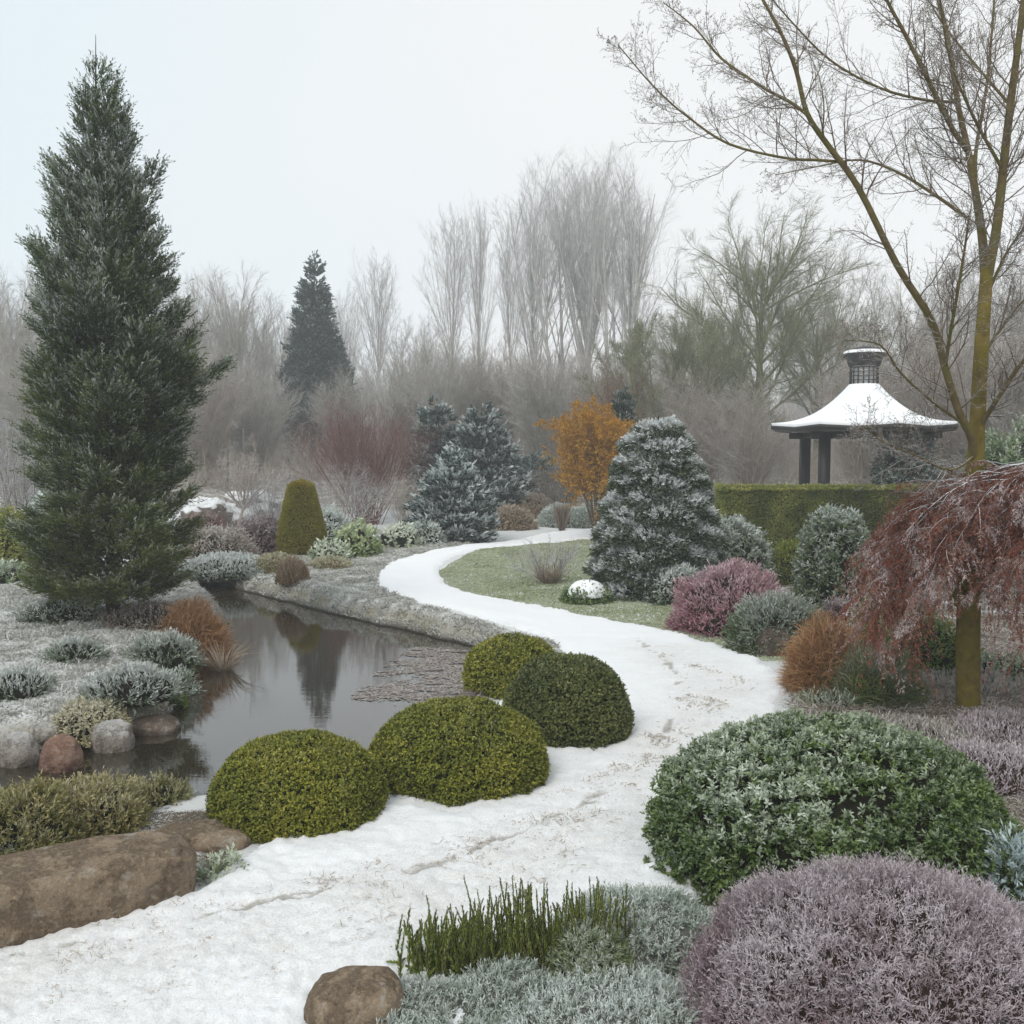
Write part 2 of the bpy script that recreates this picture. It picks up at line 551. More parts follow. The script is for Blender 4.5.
def axis(a, b, core0, core1, step, g=1.09):
    out = list(np.arange(core0, core1, step))
    s, v = step, out[-1]
    while v < b:
        s *= g; v += s; out.append(v)
    s, v = step, out[0]
    while v > a:
        s *= g; v -= s; out.insert(0, v)
    return np.array(out)
ax, ay = axis(-108, 108, -16, 16, .1), axis(-15, 162, 4, 30, .1)
GX, GY = np.meshgrid(ax, ay)
GZ = ground(GX, GY)
idx = np.arange(GX.size).reshape(GX.shape)
quads = lambda i: np.stack([i[:-1, :-1], i[:-1, 1:], i[1:, 1:], i[1:, :-1]], -1).reshape(-1, 4)
# cover masks: a.x = lawn green, a.y = frost, a.z = bare soil
ISLAND = px_poly([(437, 572), (450, 587), (500, 600), (620, 623), (730, 650), (768, 668), (800, 640), (740, 600), (640, 570), (600, 540), (480, 550)], 0, 2)
RIGHTBED = px_poly([(790, 705), (760, 740), (720, 830), (700, 1100), (1500, 1100), (1500, 520), (860, 520), (760, 560), (790, 640), (770, 668)], 0, 2)
LEFTBED = px_poly([(-200, 770), (-60, 812), (150, 812), (240, 812), (250, 860), (190, 905), (-60, 975), (-200, 1000)], 0, 1)
def masks(x, y):
    shp = np.shape(x)
    x, y = np.ravel(x), np.ravel(y)
    n = fbm(xyz(x, y) * .9, 3, 21)
    gi = sstep(.5, -.5, poly_sd(x, y, ISLAND)) * (.5 + .5 * sstep(.35, .6, n))
    rb = np.maximum(sstep(.4, -.4, poly_sd(x, y, RIGHTBED)), sstep(.1, -.1, poly_sd(x, y, LEFTBED)))
    far = sstep(36, 45, y)
    frost = (.60 + .14 * sstep(1, -3, x) * sstep(20, 16, y) + .5 * (n - .5)) * (1 - .7 * gi) * (1 - .9 * rb) * (1 - .85 * far)
    soil = np.clip(rb * .8 + far * .5, 0, 1)
    return np.stack([gi, frost, soil], -1).reshape(shp + (3,))
mb = MB()
mb.add(np.stack([GX, GY, GZ], -1), quads(idx), masks(GX, GY))
m, t, b = newmat('ground')
at = node(t, 'Attribute', attribute_name='a')
sp = node(t, 'SeparateXYZ')
t.links.new(at.outputs['Vector'], sp.inputs[0])
nA, nB, nC = noise_(t, 3, 5, .7), noise_(t, 26, 4, .7), noise_(t, 110, 2, .7)
col = mixc(t, ramp(t, nB, [(.35, 0.0), (.65, 1.0)]), (.20, .175, .12), (.36, .33, .25))
col = mixc(t, sp.outputs[0], col, mixc(t, nB, (.17, .19, .08), (.3, .31, .17)))
col = mixc(t, sp.outputs[2], col, mixc(t, nB, (.05, .035, .025), (.12, .09, .065)))
fr = math_(t, 'ADD', math_(t, 'MULTIPLY', nC, .7), math_(t, 'MULTIPLY', nB, .5))
fr = math_(t, 'ADD', fr, math_(t, 'MULTIPLY', sp.outputs[1], .75))
fr = math_(t, 'ADD', fr, math_(t, 'MULTIPLY', noise_(t, 1.1, 4, .65), .55))
fr = ramp(t, fr, [(.98, 0.0), (1.3, .9)])
g = node(t, 'NewGeometry')
spn = node(t, 'SeparateXYZ')
t.links.new(g.outputs['Normal'], spn.inputs[0])
fr = math_(t, 'MULTIPLY', fr, ramp(t, spn.outputs[2], [(.6, 0.05), (.93, 1.0)]))
col = mixc(t, fr, col, (.70, .72, .73))
spp = node(t, 'SeparateXYZ')
t.links.new(g.outputs['Position'], spp.inputs[0])
wet = node(t, 'MapRange')
wet.inputs['From Min'].default_value, wet.inputs['From Max'].default_value = WATER + .01, WATER + .14
t.links.new(spp.outputs[2], wet.inputs[0])
col = mixc(t, wet.outputs[0], (.03, .024, .017), col)
t.links.new(col, b.inputs['Base Color'])
b.inputs['Roughness'].default_value = .95
b.inputs['Specular IOR Level'].default_value = .1
bp = node(t, 'Bump')
bp.inputs['Strength'].default_value = .6
bp.inputs['Distance'].default_value = .03
t.links.new(math_(t, 'ADD', nB, nC), bp.inputs['Height'])
t.links.new(bp.outputs[0], b.inputs['Normal'])
o = mb.build('ground', m, smooth=True)
o['kind'] = 'structure'; o['label'] = 'frosted garden ground of short grass, banks and planting beds'

# the snow lying on the path and around the clipped domes
ys = np.exp(np.arange(math.log(3.2), math.log(46), .0052))
us = np.arange(-.66, .36, .0058)
U, Y = np.meshgrid(us, ys)
X = U * Y
sd = poly_sd(X, Y, PATH).reshape(X.shape)
pp = xyz(X, Y)
ed = sd + (fbm(pp * 5.5, 3, 31) - .5) * .22 + (vnoise(pp * 22, 35) - .5) * .05
z = ground(X, Y) * 1.0
cover = sstep(.03, -.10, ed)
gr = np.zeros(X.shape)
for k, rt in enumerate(RUTS):
    dd = poly_sd(X, Y, rt, False).reshape(X.shape) + (vnoise(pp * 6, 41 + k) - .5) * .12
    gr = np.maximum(gr, np.exp(-(dd / (.034 if k == 0 else .035)) ** 2) * (.9 if k == 0 else .45) * sstep(.28, .6, fbm(pp * 2.2, 3, 47) + .3 * (vnoise(pp * 14, 49) - .5)))
worn = np.exp(-(poly_sd(X, Y, px_poly([(660, 655), (720, 690), (700, 740), (640, 800), (560, 855), (420, 905), (230, 955), (0, 1000)], 0, 2, False), False).reshape(X.shape) / .85) ** 2)
rough = .012 + .02 * sstep(14, 6, Y)
z = z + .055 * cover - .08 * (1 - cover) + cover * ((fbm(pp * 7, 2, 51) - .5) * rough * 1.1 + (fbm(pp * 26, 3, 55) - .5) * rough * 1.9) - .022 * gr
keep = sd < .5
idx = np.arange(X.size).reshape(X.shape)
q = quads(idx)
q = q[keep.ravel()[q].all(1)]
mb = MB()
mb.add(np.stack([X, Y, z], -1), q, np.stack([gr, worn, cover], -1))
m, t, b = newmat('snow_path')
at = node(t, 'Attribute', attribute_name='a')
sp = node(t, 'SeparateXYZ')
t.links.new(at.outputs['Vector'], sp.inputs[0])
nA, nB, nC, nD = noise_(t, 1.6, 4, .65), noise_(t, 9, 5, .7), noise_(t, 55, 4, .75), noise_(t, 160, 2, .6)
col = mixc(t, ramp(t, nC, [(.3, 0.0), (.7, 1.0)]), (.80, .82, .845), (.90, .91, .92))
peek = math_(t, 'ADD', math_(t, 'MULTIPLY', nC, .85), math_(t, 'MULTIPLY', nB, .25))
peek = math_(t, 'ADD', peek, math_(t, 'MULTIPLY', nA, .25))
peek = math_(t, 'ADD', peek, math_(t, 'MULTIPLY', sp.outputs[1], .17))
col = mixc(t, ramp(t, peek, [(.74, 0.0), (.92, .42)]), col, (.47, .43, .36))
col = mixc(t, math_(t, 'MULTIPLY', ramp(t, math_(t, 'ADD', sp.outputs[0], math_(t, 'MULTIPLY', nC, .5)), [(.55, 0.0), (1.1, 1.0)]), .65), col, (.26, .23, .19))
t.links.new(col, b.inputs['Base Color'])
b.inputs['Roughness'].default_value = .9
b.inputs['Specular IOR Level'].default_value = .15
bp = node(t, 'Bump')
bp.inputs['Strength'].default_value = .8
bp.inputs['Distance'].default_value = .015
t.links.new(math_(t, 'ADD', nC, math_(t, 'MULTIPLY', nD, .5)), bp.inputs['Height'])
t.links.new(bp.outputs[0], b.inputs['Normal'])
o = mb.build('path', m, smooth=True)
o['kind'] = 'structure'; o['label'] = 'winding garden path under a thin layer of fresh snow'

# pond water
wp = [at_z(px, py, WATER)[:2] for px, py in [(-400, 760), (0, 740), (150, 700), (150, 660), (170, 575), (260, 585), (420, 620), (540, 655), (520, 700), (400, 775), (310, 830), (190, 840), (-400, 850)]]
mb = MB()
wx, wy = np.meshgrid(np.arange(-11, 1.6, .2), np.arange(7, 26, .2))
wsd = poly_sd(wx, wy, POND).reshape(wx.shape)
idx = np.arange(wx.size).reshape(wx.shape)
q = quads(idx)
q = q[(wsd < .6).ravel()[q].all(1)]
mb.add(np.stack([wx, wy, np.full(wx.shape, WATER)], -1), q)
m, t, b = newmat('pond_water')
b.inputs['Base Color'].default_value = (.028, .023, .015, 1)
b.inputs['Roughness'].default_value = .008
b.inputs['IOR'].default_value = 2.0
tc = node(t, 'TexCoord')
mp = node(t, 'Mapping')
mp.inputs['Scale'].default_value = (1.2, 5, 1)
t.links.new(tc.outputs['Object'], mp.inputs[0])
n1 = noise_(t, 2.2, 3, .6, mp.outputs[0])
bp = node(t, 'Bump')
bp.inputs['Strength'].default_value = .022
bp.inputs['Distance'].default_value = .03
t.links.new(n1, bp.inputs['Height'])
t.links.new(bp.outputs[0], b.inputs['Normal'])
o = mb.build('pond_water', m, smooth=True)
o['kind'] = 'structure'; o['label'] = 'still dark pond water mirroring the trees'

# ------------------------------------------------------------------ plant builders
SEED = [100]
def rng_():
    SEED[0] += 1
    return np.random.default_rng(SEED[0])

def shell(rng, n, c, rad, lump, lfreq, depth, zmin=-.12, sq=1.0, seed=0, taper=0.0):
    """points and outward normals on a lumpy rounded body, a little scattered in depth"""
    d = nrm(rng.normal(size=(int(n * 2.6), 3)))
    d = d[d[:, 2] > zmin][:n]
    n = len(d)
    s = d.copy()
    if sq != 1.0:
        s = np.sign(d) * np.abs(d) ** sq
    r = 1 + lump * (fbm(d * lfreq + seed * 7.3, 3, seed) - .5) * 2
    r = r * (1 - depth * rng.random(n) ** 1.7)
    p = s * r[:, None] * rad
    if taper:
        p[:, :2] *= (1 - taper * np.clip(p[:, 2:3] / rad[2], 0, 1))
    nn = nrm(s / rad)
    return p + c, nn
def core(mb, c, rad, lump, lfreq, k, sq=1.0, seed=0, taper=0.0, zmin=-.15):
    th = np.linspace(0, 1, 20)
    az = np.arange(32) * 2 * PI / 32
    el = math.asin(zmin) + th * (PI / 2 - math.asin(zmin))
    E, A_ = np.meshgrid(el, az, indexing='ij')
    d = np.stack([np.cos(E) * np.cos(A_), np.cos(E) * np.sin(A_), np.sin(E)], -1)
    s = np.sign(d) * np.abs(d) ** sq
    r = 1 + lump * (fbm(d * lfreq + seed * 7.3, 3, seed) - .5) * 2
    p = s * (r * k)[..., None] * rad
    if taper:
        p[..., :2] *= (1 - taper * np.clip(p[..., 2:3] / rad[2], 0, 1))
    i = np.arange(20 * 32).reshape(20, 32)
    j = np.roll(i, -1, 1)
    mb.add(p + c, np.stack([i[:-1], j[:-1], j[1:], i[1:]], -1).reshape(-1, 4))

def frostval(rng, N, bias, up, nz, P, sc=4, seed=0):
    return np.clip(bias + up * N[:, 2] + nz * (fbm(P * sc, 2, seed) - .5) * 2 + rng.normal(size=len(N)) * .13, 0, 1)

def mound(name, label, cat, px, ytop, ybot, wpx, mat, dr=.9, lp=4, wp=2, cov=3, lump=.10, lfreq=3, depth=.16, outw=1.0, upw=.3, rnd=.55,
          frost=(.0, .5, .3), sprig=0, spl=10, spa=.8, sq=1.0, taper=0.0, corem='core_dark', ck=.84, group=None, blade=False, droop=.2, Y=None, zmin=-.12, fsc=4, cbias=0.0, clump=0, lift=0.0, crown='foliage', sink=.03, extra=None):
    rng = rng_()
    seed = SEED[0] % 50
    if Y is None:
        _, Yf, _ = spot(px, ybot)
        rx = wpx / 2 / F * Yf
        Y = Yf + rx * dr * .75
        rx = wpx / 2 / F * Y
    else:
        rx = wpx / 2 / F * Y
    x = at_d(px, ytop, Y)[0]
    zt = at_d(px, ytop, Y)[2]
    gz = G(x, Y) - sink
    ov = (spl if sprig else lp * .6) * Y / F
    rx = max(rx - ov * .3, rx * .6)
    rad = np.array([rx, rx * dr, max(.05, (zt - gz) * .97 - ov * .35, (zt - gz) * .55)])
    base = (x, Y, gz)
    root = thing(name, label, cat, base, group)
    s = Y / F
    hpx = rad[2] / s
    n = int(cov * 2.6 * wpx * max(hpx, wpx * .25) / (lp * wp * .5) )
    c0 = np.zeros(3)
    if lift:
        rad[2] /= (1 + lift)
        c0[2] = rad[2] * lift
        zmin = -lift - .05
    mb = MB()
    def rv(P):
        return np.clip(fbm(P * 3.3, 2, seed + 3) * .6 + rng.random(len(P)) * .5 - .05 + cbias, 0, 1)
    if sprig:
        ns = max(60, n // sprig)
        if clump:
            cr = clump * s
            per = max(4, int(1.25 * clump * clump * 3.14 / (spl * lp * .8)))
            P, N = shell(rng, max(20, ns // per), c0, rad, lump, lfreq, depth, zmin, sq, seed, taper)
            P, N = np.repeat(P - N * cr * .6, per, 0), np.repeat(N, per, 0)
            dd = nrm(N * .75 + nrm(rng.normal(size=P.shape)))
            P = P + dd * cr * (.75 + .35 * rng.random((len(P), 1)))
            N = nrm(dd + N * .25)
            P2_, N2_ = shell(rng, ns // 5, c0, rad, lump, lfreq, depth, zmin, sq, seed, taper)
            P, N = np.concatenate([P, P2_]), np.concatenate([N, N2_])
        else:
            P, N = shell(rng, ns, c0, rad, lump, lfreq, depth, zmin, sq, seed, taper)
        ns = len(P)
        D = nrm(N * outw + np.array([0, 0, upw]) + rng.normal(size=(ns, 3)) * rnd * .6)
        sl = spl * s * (.6 + .7 * rng.random(ns))
        P = P - D * (sl * .5)[:, None]
        k = sprig
        u = (np.tile(np.arange(k), ns) + .5) / k
        b_ = np.repeat(np.arange(ns), k)
        q = nrm(rng.normal(size=(ns * k, 3)))
        DD = nrm(D[b_] * math.cos(spa) + q * math.sin(spa))
        PP = P[b_] + D[b_] * (sl[b_] * u)[:, None]
        f = np.clip(frostval(rng, N, frost[0], frost[1], frost[2], P, fsc, seed)[b_] + (u - .5) * .35, 0, 1)
        r = np.clip(rv(P)[b_] * .7 + .3 * u + rng.normal(size=ns * k) * .08, 0, 1)
        leaves(mb, PP, DD, q + .01, lp * s * (.7 + .6 * rng.random(ns * k)), wp * s, r, f)
    else:
        P, N = shell(rng, n, c0, rad, lump, lfreq, depth, zmin, sq, seed, taper)
        n = len(P)
        D = nrm(N * outw + np.array([0, 0, upw]) + rng.normal(size=(n, 3)) * rnd)
        f = frostval(rng, N, frost[0], frost[1], frost[2], P, fsc, seed)
        L = lp * s * (.6 + .8 * rng.random(n))
        if blade:
            blades(mb, P - D * L[:, None] * .3, D, L, wp * s, droop, rv(P), f, rng)
        else:
            leaves(mb, P, D, nrm(rng.normal(size=(n, 3)) + N), L, wp * s * (.7 + .6 * rng.random(n)), rv(P), f)
    mb.build(crown, MATS[mat], root)
    if corem:
        mc = MB()
        core(mc, c0, rad, lump, lfreq, ck, sq, seed, taper, min(-.15, zmin))
        mc.build('inner_branches', MATS[corem], root, smooth=True)
    if extra:
        extra(root, rad, rng, s)
    return root, rad

def fan(name, label, cat, px, ytop, ybot, wpx, mat, n, blen=1.0, wp=1.0, lean=.5, droop=.35, frost=(.1, .3), baser=.35, group=None, dr=1.0, rv=(0, 1), Y=None):
    """grass-like clump: blades leaving a small base and arching outwards"""
    rng = rng_()
    if Y is None:
        x, Y, gz = spot(px, ybot)
        Y += wpx / 2 / F * Y * baser * .7
    x = at_d(px, ytop, Y)[0]
    gz = max(G(x, Y), WATER - .03)
    h = at_d(px, ytop, Y)[2] - gz
    rx = wpx / 2 / F * Y
    root = thing(name, label, cat, (x, Y, gz), group)
    a = rng.random(n) * 2 * PI
    q = np.sqrt(rng.random(n))
    P = np.stack([np.cos(a) * q * rx * baser, np.sin(a) * q * rx * baser * dr, np.zeros(n)], 1)
    ln = lean * (.1 + .9 * rng.random(n) ** .8) * .75
    D = nrm(np.stack([np.cos(a) * ln * rx / h * 1.1, np.sin(a) * ln * rx / h * dr * 1.1, np.ones(n)], 1) + rng.normal(size=(n, 3)) * .1)
    L = h * blen * (.5 + .6 * rng.random(n)) * (1.15 - .2 * q)
    mb = MB()
    f = np.clip(frost[0] + frost[1] * rng.random(n), 0, 1)
    blades(mb, P, D, L, wp * Y / F, droop * (.2 + .8 * rng.random(n) ** 2) * .6, rv[0] + (rv[1] - rv[0]) * rng.random(n), f, rng)
    mb.build('blades', MATS[mat], root)
    return root

def twiggy(name, label, cat, px, ytop, ybot, wpx, mat, stems=14, n2=5, n3=6, n4=4, spread=.6, r0=.02, trop=.08, group=None, leafm=None, lp=3, wp=1.5, lcov=0, Y=None, frost=(.1, .3), single=None, lastL=.6, wob=.1, thick=1.0):
    """bare multi-stemmed shrub or small bare tree"""
    rng = rng_()
    if Y is None:
        _, Y, _ = spot(px, ybot)
    x = at_d(px, ytop, Y)[0]
    gz = G(x, Y)
    h = at_d(px, ytop, Y)[2] - gz
    rx = wpx / 2 / F * Y
    root = thing(name, label, cat, (x, Y, gz), group)
    mb = MB()
    if single:
        P0, R0 = grow(np.array([[0, 0, -.1]]), np.array([[single[0], 0, 1.0]]), np.array([h * single[1]]), np.array([r0 * 2.2]), 6, rng, .06, .02, .7)
        tubes(mb, P0, R0, 7)
        S = np.repeat(P0[:, -1], stems, 0) - [0, 0, .02]
        S = S - rng.random((stems, 1)) * (P0[:, -1] - P0[:, -2]) * .8
        hh = h * (1 - single[1] * .9)
    else:
        S = rng.normal(size=(stems, 3)) * [rx * .12, rx * .12, 0]
        S[:, 2] = -.05
        hh = h
    a = np.arange(stems) * 2.39996 + rng.random()
    q = np.sqrt((np.arange(stems) + .5) / stems)
    lx = q * rx / hh * spread * 1.5
    D = np.stack([np.cos(a) * lx, np.sin(a) * lx, np.ones(stems)], 1)
    L = hh * np.sqrt(1 + (lx * .8) ** 2) * (.8 + .25 * rng.random(stems)) / (1 + .35 * lx)
    P1, R1 = grow(S, D, L, np.full(stems, r0), 7, rng, wob * .6, trop)
    tubes(mb, P1, R1, 5)
    S, D, L, R, s = sprout(P1, R1, n2, rng, .2, .97, .55, .5, .6, blen=np.full(stems, hh))
    P2, R2 = grow(S, D, L, np.maximum(R, .002 * thick), 5, rng, wob, trop)
    tubes(mb, P2, R2, 3)
    S, D, L, R, s = sprout(P2, R2, n3, rng, .15, .98, .6, .5, .7)
    P3, R3 = grow(S, D, L, np.maximum(R, .002 * thick), 3, rng, wob, trop)
    tubes(mb, P3, R3, 3)
    tp = P3
    if n4:
        S, D, L, R, s = sprout(P3, R3, n4, rng, .1, .98, .6, lastL, .8, taper=False)
        P4, R4 = grow(S, D, L, np.maximum(R, .0016 * thick), 2, rng, wob, trop)
        tubes(mb, P4, R4, 3)
        tp = P4
    mb.build('branches', MATS[mat], root)
    if leafm:
        m_ = MB()
        n = lcov
        b_ = rng.integers(0, len(tp), n)
        u = rng.random((n, 1))
        k = tp.shape[1] - 1
        i = np.minimum((u[:, 0] * k).astype(int), k - 1)
        PP = tp[b_, i] + (tp[b_, i + 1] - tp[b_, i]) * (u * k - i[:, None])
        D = nrm(rng.normal(size=(n, 3)) + [0, 0, .2])
        s_ = Y / F
        leaves(m_, PP, D, rng.normal(size=(n, 3)), lp * s_ * (.6 + .7 * rng.random(n)), wp * s_, rng.random(n), np.clip(frost[0] + frost[1] * rng.normal(size=n), 0, 1))
        m_.build('leaves', MATS[leafm], root)
    return root

def conifer(name, label, cat, px, ytop, ybot, prof, mat, nb=220, nn=60000, Y=None, lp=5, wp=1.4, elev=(.5, -.1), curve=.25, padw=.5, thick=.03, twigs=9, frost=(.1, .5, .25), bmat='bark_spruce', tr=.12, t0=.03, group=None, lenvar=.3, leader=.03, lumpy=.0, rmin=.1, fill=.55, nup=.3, spray=6, spl=6, cutz=.0, lowgreen=0.0, fsteep=None, out=.15, fr_r=.1):
    nn = nn // spray
    """prof: list of (height 0..1, half width in pixels)"""
    rng = rng_()
    if Y is None:
        _, Y, _ = spot(px, ybot)
    x = at_d(px, ytop, Y)[0]
    gz = G(x, Y)
    H = at_d(px, ytop, Y)[2] - gz
    s = Y / F
    root = thing(name, label, cat, (x, Y, gz), group)
    ht = np.array([p[0] for p in prof]); hw = np.array([p[1] for p in prof]) * s
    t = np.sort(rng.random(nb * 6))
    w = np.interp(t, ht, hw) + rmin * hw.max()
    t = np.sort(rng.choice(t, nb, replace=False, p=w / w.sum()))
    t = t0 + (1 - leader - t0) * (t - t.min()) / (t.max() - t.min())
    az = np.arange(nb) * 2.39996 + rng.normal(size=nb) * .25
    L = np.interp(t, ht, hw) * (1 - lenvar * rng.random(nb) + out * (rng.random(nb) > .9))
    if lumpy:
        L = L * (1 + lumpy * (vnoise(xyz(np.cos(az) * 1.2, np.sin(az) * 1.2, t * 7), 5) - .5) * 2)
    e = elev[1] + (elev[0] - elev[1]) * t + rng.normal(size=nb) * .09
    h2 = np.stack([np.cos(az), np.sin(az), np.zeros(nb)], 1)
    D0 = h2 * np.cos(e)[:, None] + np.array([0, 0, 1.0]) * np.sin(e)[:, None]
    zb = t * H - (np.sin(e) + curve) * L * .55
    zb = np.maximum(zb, cutz * H + .05)
    B0 = np.stack([np.zeros(nb), np.zeros(nb), zb], 1)
    def Bp(i, q):
        return B0[i] + D0[i] * (L[i] * q)[:, None] + np.array([0, 0, 1.0]) * (curve * L[i] * q * q)[:, None]
    wgt = L ** 1.6 + (hw.max() * .12) ** 1.6
    b_ = rng.choice(nb, nn, p=wgt / wgt.sum())
    q = 1 - (1 - .05) * rng.random(nn) ** (1 / (1 + fill)) * 1.0
    q = .06 + .94 * rng.random(nn) ** fill
    qs = np.floor(q * twigs + rng.random(nn) * .25) / twigs
    qs = np.clip(qs, .03, 1)
    side = np.cross(h2[b_], [0, 0, 1.0])
    sg = np.where(rng.random(nn) < .5, -1.0, 1.0)
    wl = padw * L[b_] * (np.clip(1.08 - qs, 0, 1) ** .6) * np.clip(qs * 3, .3, 1) + s * 2
    u = rng.random(nn) ** .8
    fwd = nrm(D0[b_] + np.array([0, 0, 1.0]) * (curve * 1.5 * qs)[:, None])
    tw = nrm(side * sg[:, None] + fwd * .75 + rng.normal(size=(nn, 3)) * .08)
    P = Bp(b_, qs) + tw * (wl * u)[:, None]
    v = rng.normal(size=nn)
    P = P + np.stack([rng.normal(size=nn), rng.normal(size=nn), v], 1) * thick - np.array([0, 0, 1.0]) * (.18 * wl * u * u)[:, None]
    D = nrm(tw * .7 + fwd * .7 + rng.normal(size=(nn, 3)) * .32 + np.array([0, 0, nup]))
    vv = np.clip(v * .5 + .5, 0, 1)
    if fsteep: vv = sstep(fsteep[0], fsteep[1], v + 1.2 * (q - .5))
    f = frost[0] + frost[1] * vv * (.4 + .6 * q) + frost[2] * (fbm(P * 1.6, 2, 9) - .5) * 2 + fr_r * rng.normal(size=nn)
    r = fbm(P * 1.1, 2, 13) * .7 + rng.random(nn) * .3 - .15 + lowgreen * np.clip(1 - P[:, 2] / (H * .6), 0, 1)
    m = nn * spray
    b2 = np.repeat(np.arange(nn), spray)
    uu = np.tile((np.arange(spray) + .5) / spray, nn)
    sl = spl * s * (.5 + .8 * rng.random(nn)) * (.45 + .75 * np.clip(q, 0, 1))
    jit = nrm(rng.normal(size=(m, 3)))
    P = P[b2] + D[b2] * (sl[b2] * uu)[:, None]
    D = nrm(D[b2] + jit * .55)
    f = np.clip(f[b2] - lowgreen * .6 * np.clip(1 - P[:, 2] / (H * .55), 0, 1) + (uu - .5) * .3 + .25 * jit[:, 2] + .08 * rng.normal(size=m), 0, 1)
    r = np.clip(r[b2] + .35 * (uu - .4) + .1 * rng.normal(size=m), 0, 1)
    nn = m
    mb = MB()
    leaves(mb, P, D, nrm(rng.normal(size=(nn, 3)) + [0, 0, 1.5]), lp * s * (.6 + .8 * rng.random(nn)), wp * s, r, f)
    mb.build('crown', MATS[mat], root)
    tb = MB()
    k = 12
    zz = np.linspace(-.1, H * (1 + leader * .3), k)
    tp = np.stack([np.sin(zz * 1.3) * .02 * H * .15, np.cos(zz * 1.1) * .02 * H * .15, zz], 1)
    tubes(tb, tp, tr * (1 - .97 * np.linspace(0, 1, k)), 8)
    q6 = np.linspace(0, 1.0, 5)
    BP = np.stack([Bp(np.arange(nb), np.full(nb, x_)) for x_ in q6], 1)
    tubes(tb, BP, np.maximum(L[:, None] * .012, .004) * (1.15 - q6[None]), 3)
    tb.build('trunk', MATS[bmat], root)
    return root

def boulder(name, label, px, ytop, ybot, wpx, mat, dr=.8, sq=.7, lump=.12, rz=0.0, Y=None, sink=.15, seed=1, group=None, sy=None, cat='rock'):
    if Y is None:
        _, Yf, _ = spot(px, ybot)
        Y = Yf + wpx / 2 / F * Yf * dr * .8
    rx = wpx / 2 / F * Y
    x = at_d(px, ytop, Y)[0]
    gz = max(G(x, Y), WATER - .04)
    h = at_d(px, ytop, Y)[2] - gz + sink
    th = np.linspace(-PI / 2, PI / 2, 50)
    az = np.arange(90) * 2 * PI / 90
    E, A_ = np.meshgrid(th, az, indexing='ij')
    d = np.stack([np.cos(E) * np.cos(A_), np.cos(E) * np.sin(A_), np.sin(E)], -1)
    s = np.sign(d) * np.abs(d) ** sq
    r = 1 + lump * (fbm(d * 1.6 + seed * 3.1, 4, seed) - .5) * 2
    p = s * r[..., None] * [rx, rx * dr, h / 2]
    p = p + nrm(d) * ((fbm(p * 7, 4, seed) - .5) * .05 * min(1.2, rx * 1.5 + .3))[..., None]
    i = np.arange(50 * 90).reshape(50, 90)
    j = np.roll(i, -1, 1)
    mb = MB()
    mb.add(p, np.stack([i[:-1], j[:-1], j[1:], i[1:]], -1).reshape(-1, 4))
    o = mb.build(name, MATS[mat], smooth=True)
    o.location = (x, Y, gz - sink + h / 2)
    o.rotation_euler = (0, 0, rz)
    tag(o, label, cat, group)
    return o
# ------------------------------------------------------------------ far bare trees
def bigtree(name, H, tr, n1, s0, ang, lf, trop, mat, prof=None, n2=8, n3=6, n4=4, stems=1, lean=.0, forks=0, wob=.07, thin=1.0, a2=.6, k1=7):
    rng = rng_()
    root = thing(name, '', 'tree')
    ms = MB(); mt = MB()
    if stems == 1:
        S, D = np.array([[0, 0, -.3]]), np.array([[lean, 0, 1.0]])
    else:
        a = np.arange(stems) * 2.39996
        S = np.stack([np.cos(a) * .3, np.sin(a) * .3, np.full(stems, -.3)], 1)
        D = np.stack([np.cos(a) * lean, np.sin(a) * lean, np.ones(stems)], 1)
    P0, R0 = grow(S, D, H * (1 - .15 * rng.random(stems) * (stems > 1)), np.full(stems, tr), 12, rng, .025, .03, .12)
    tubes(ms, P0, R0, 7)
    S, D, L, R, s = sprout(P0, R0, n1, rng, s0, .99, ang, lf, .5, .1, blen=np.full(stems, H))
    if prof is not None:
        L = L / (1.1 - .75 * s) * np.interp(s, [p[0] for p in prof], [p[1] for p in prof])
    P1, R1 = grow(S, D, L, R, k1, rng, wob, trop)
    tubes(ms, P1, R1, 4)
    S, D, L, R, s = sprout(P1, R1, n2, rng, .12, 1.0, a2, .42, .6, tk=.5)
    P2, R2 = grow(S, D, L, np.maximum(R, .012 * thin), 4, rng, wob * 1.3, trop)
    tubes(mt, P2, R2, 3)
    S, D, L, R, s = sprout(P2, R2, n3, rng, .1, 1.0, .65, .5, .6, .3, tk=.45)
    P3, R3 = grow(S, D, L, np.maximum(R, .009 * thin), 3, rng, wob * 1.6, trop)
    tubes(mt, P3, R3, 3)
    if n4:
        S, D, L, R, s = sprout(P3, R3, n4, rng, .1, 1.0, .75, .6, .7, .3, tk=.3)
        P4, R4 = grow(S, D, L, np.maximum(R, .006 * thin), 2, rng, wob, trop)
        tubes(mt, P4, R4, 3)
    ms.build('trunk', MATS[mat], root)
    mt.build('crown', MATS[mat], root)
    return root

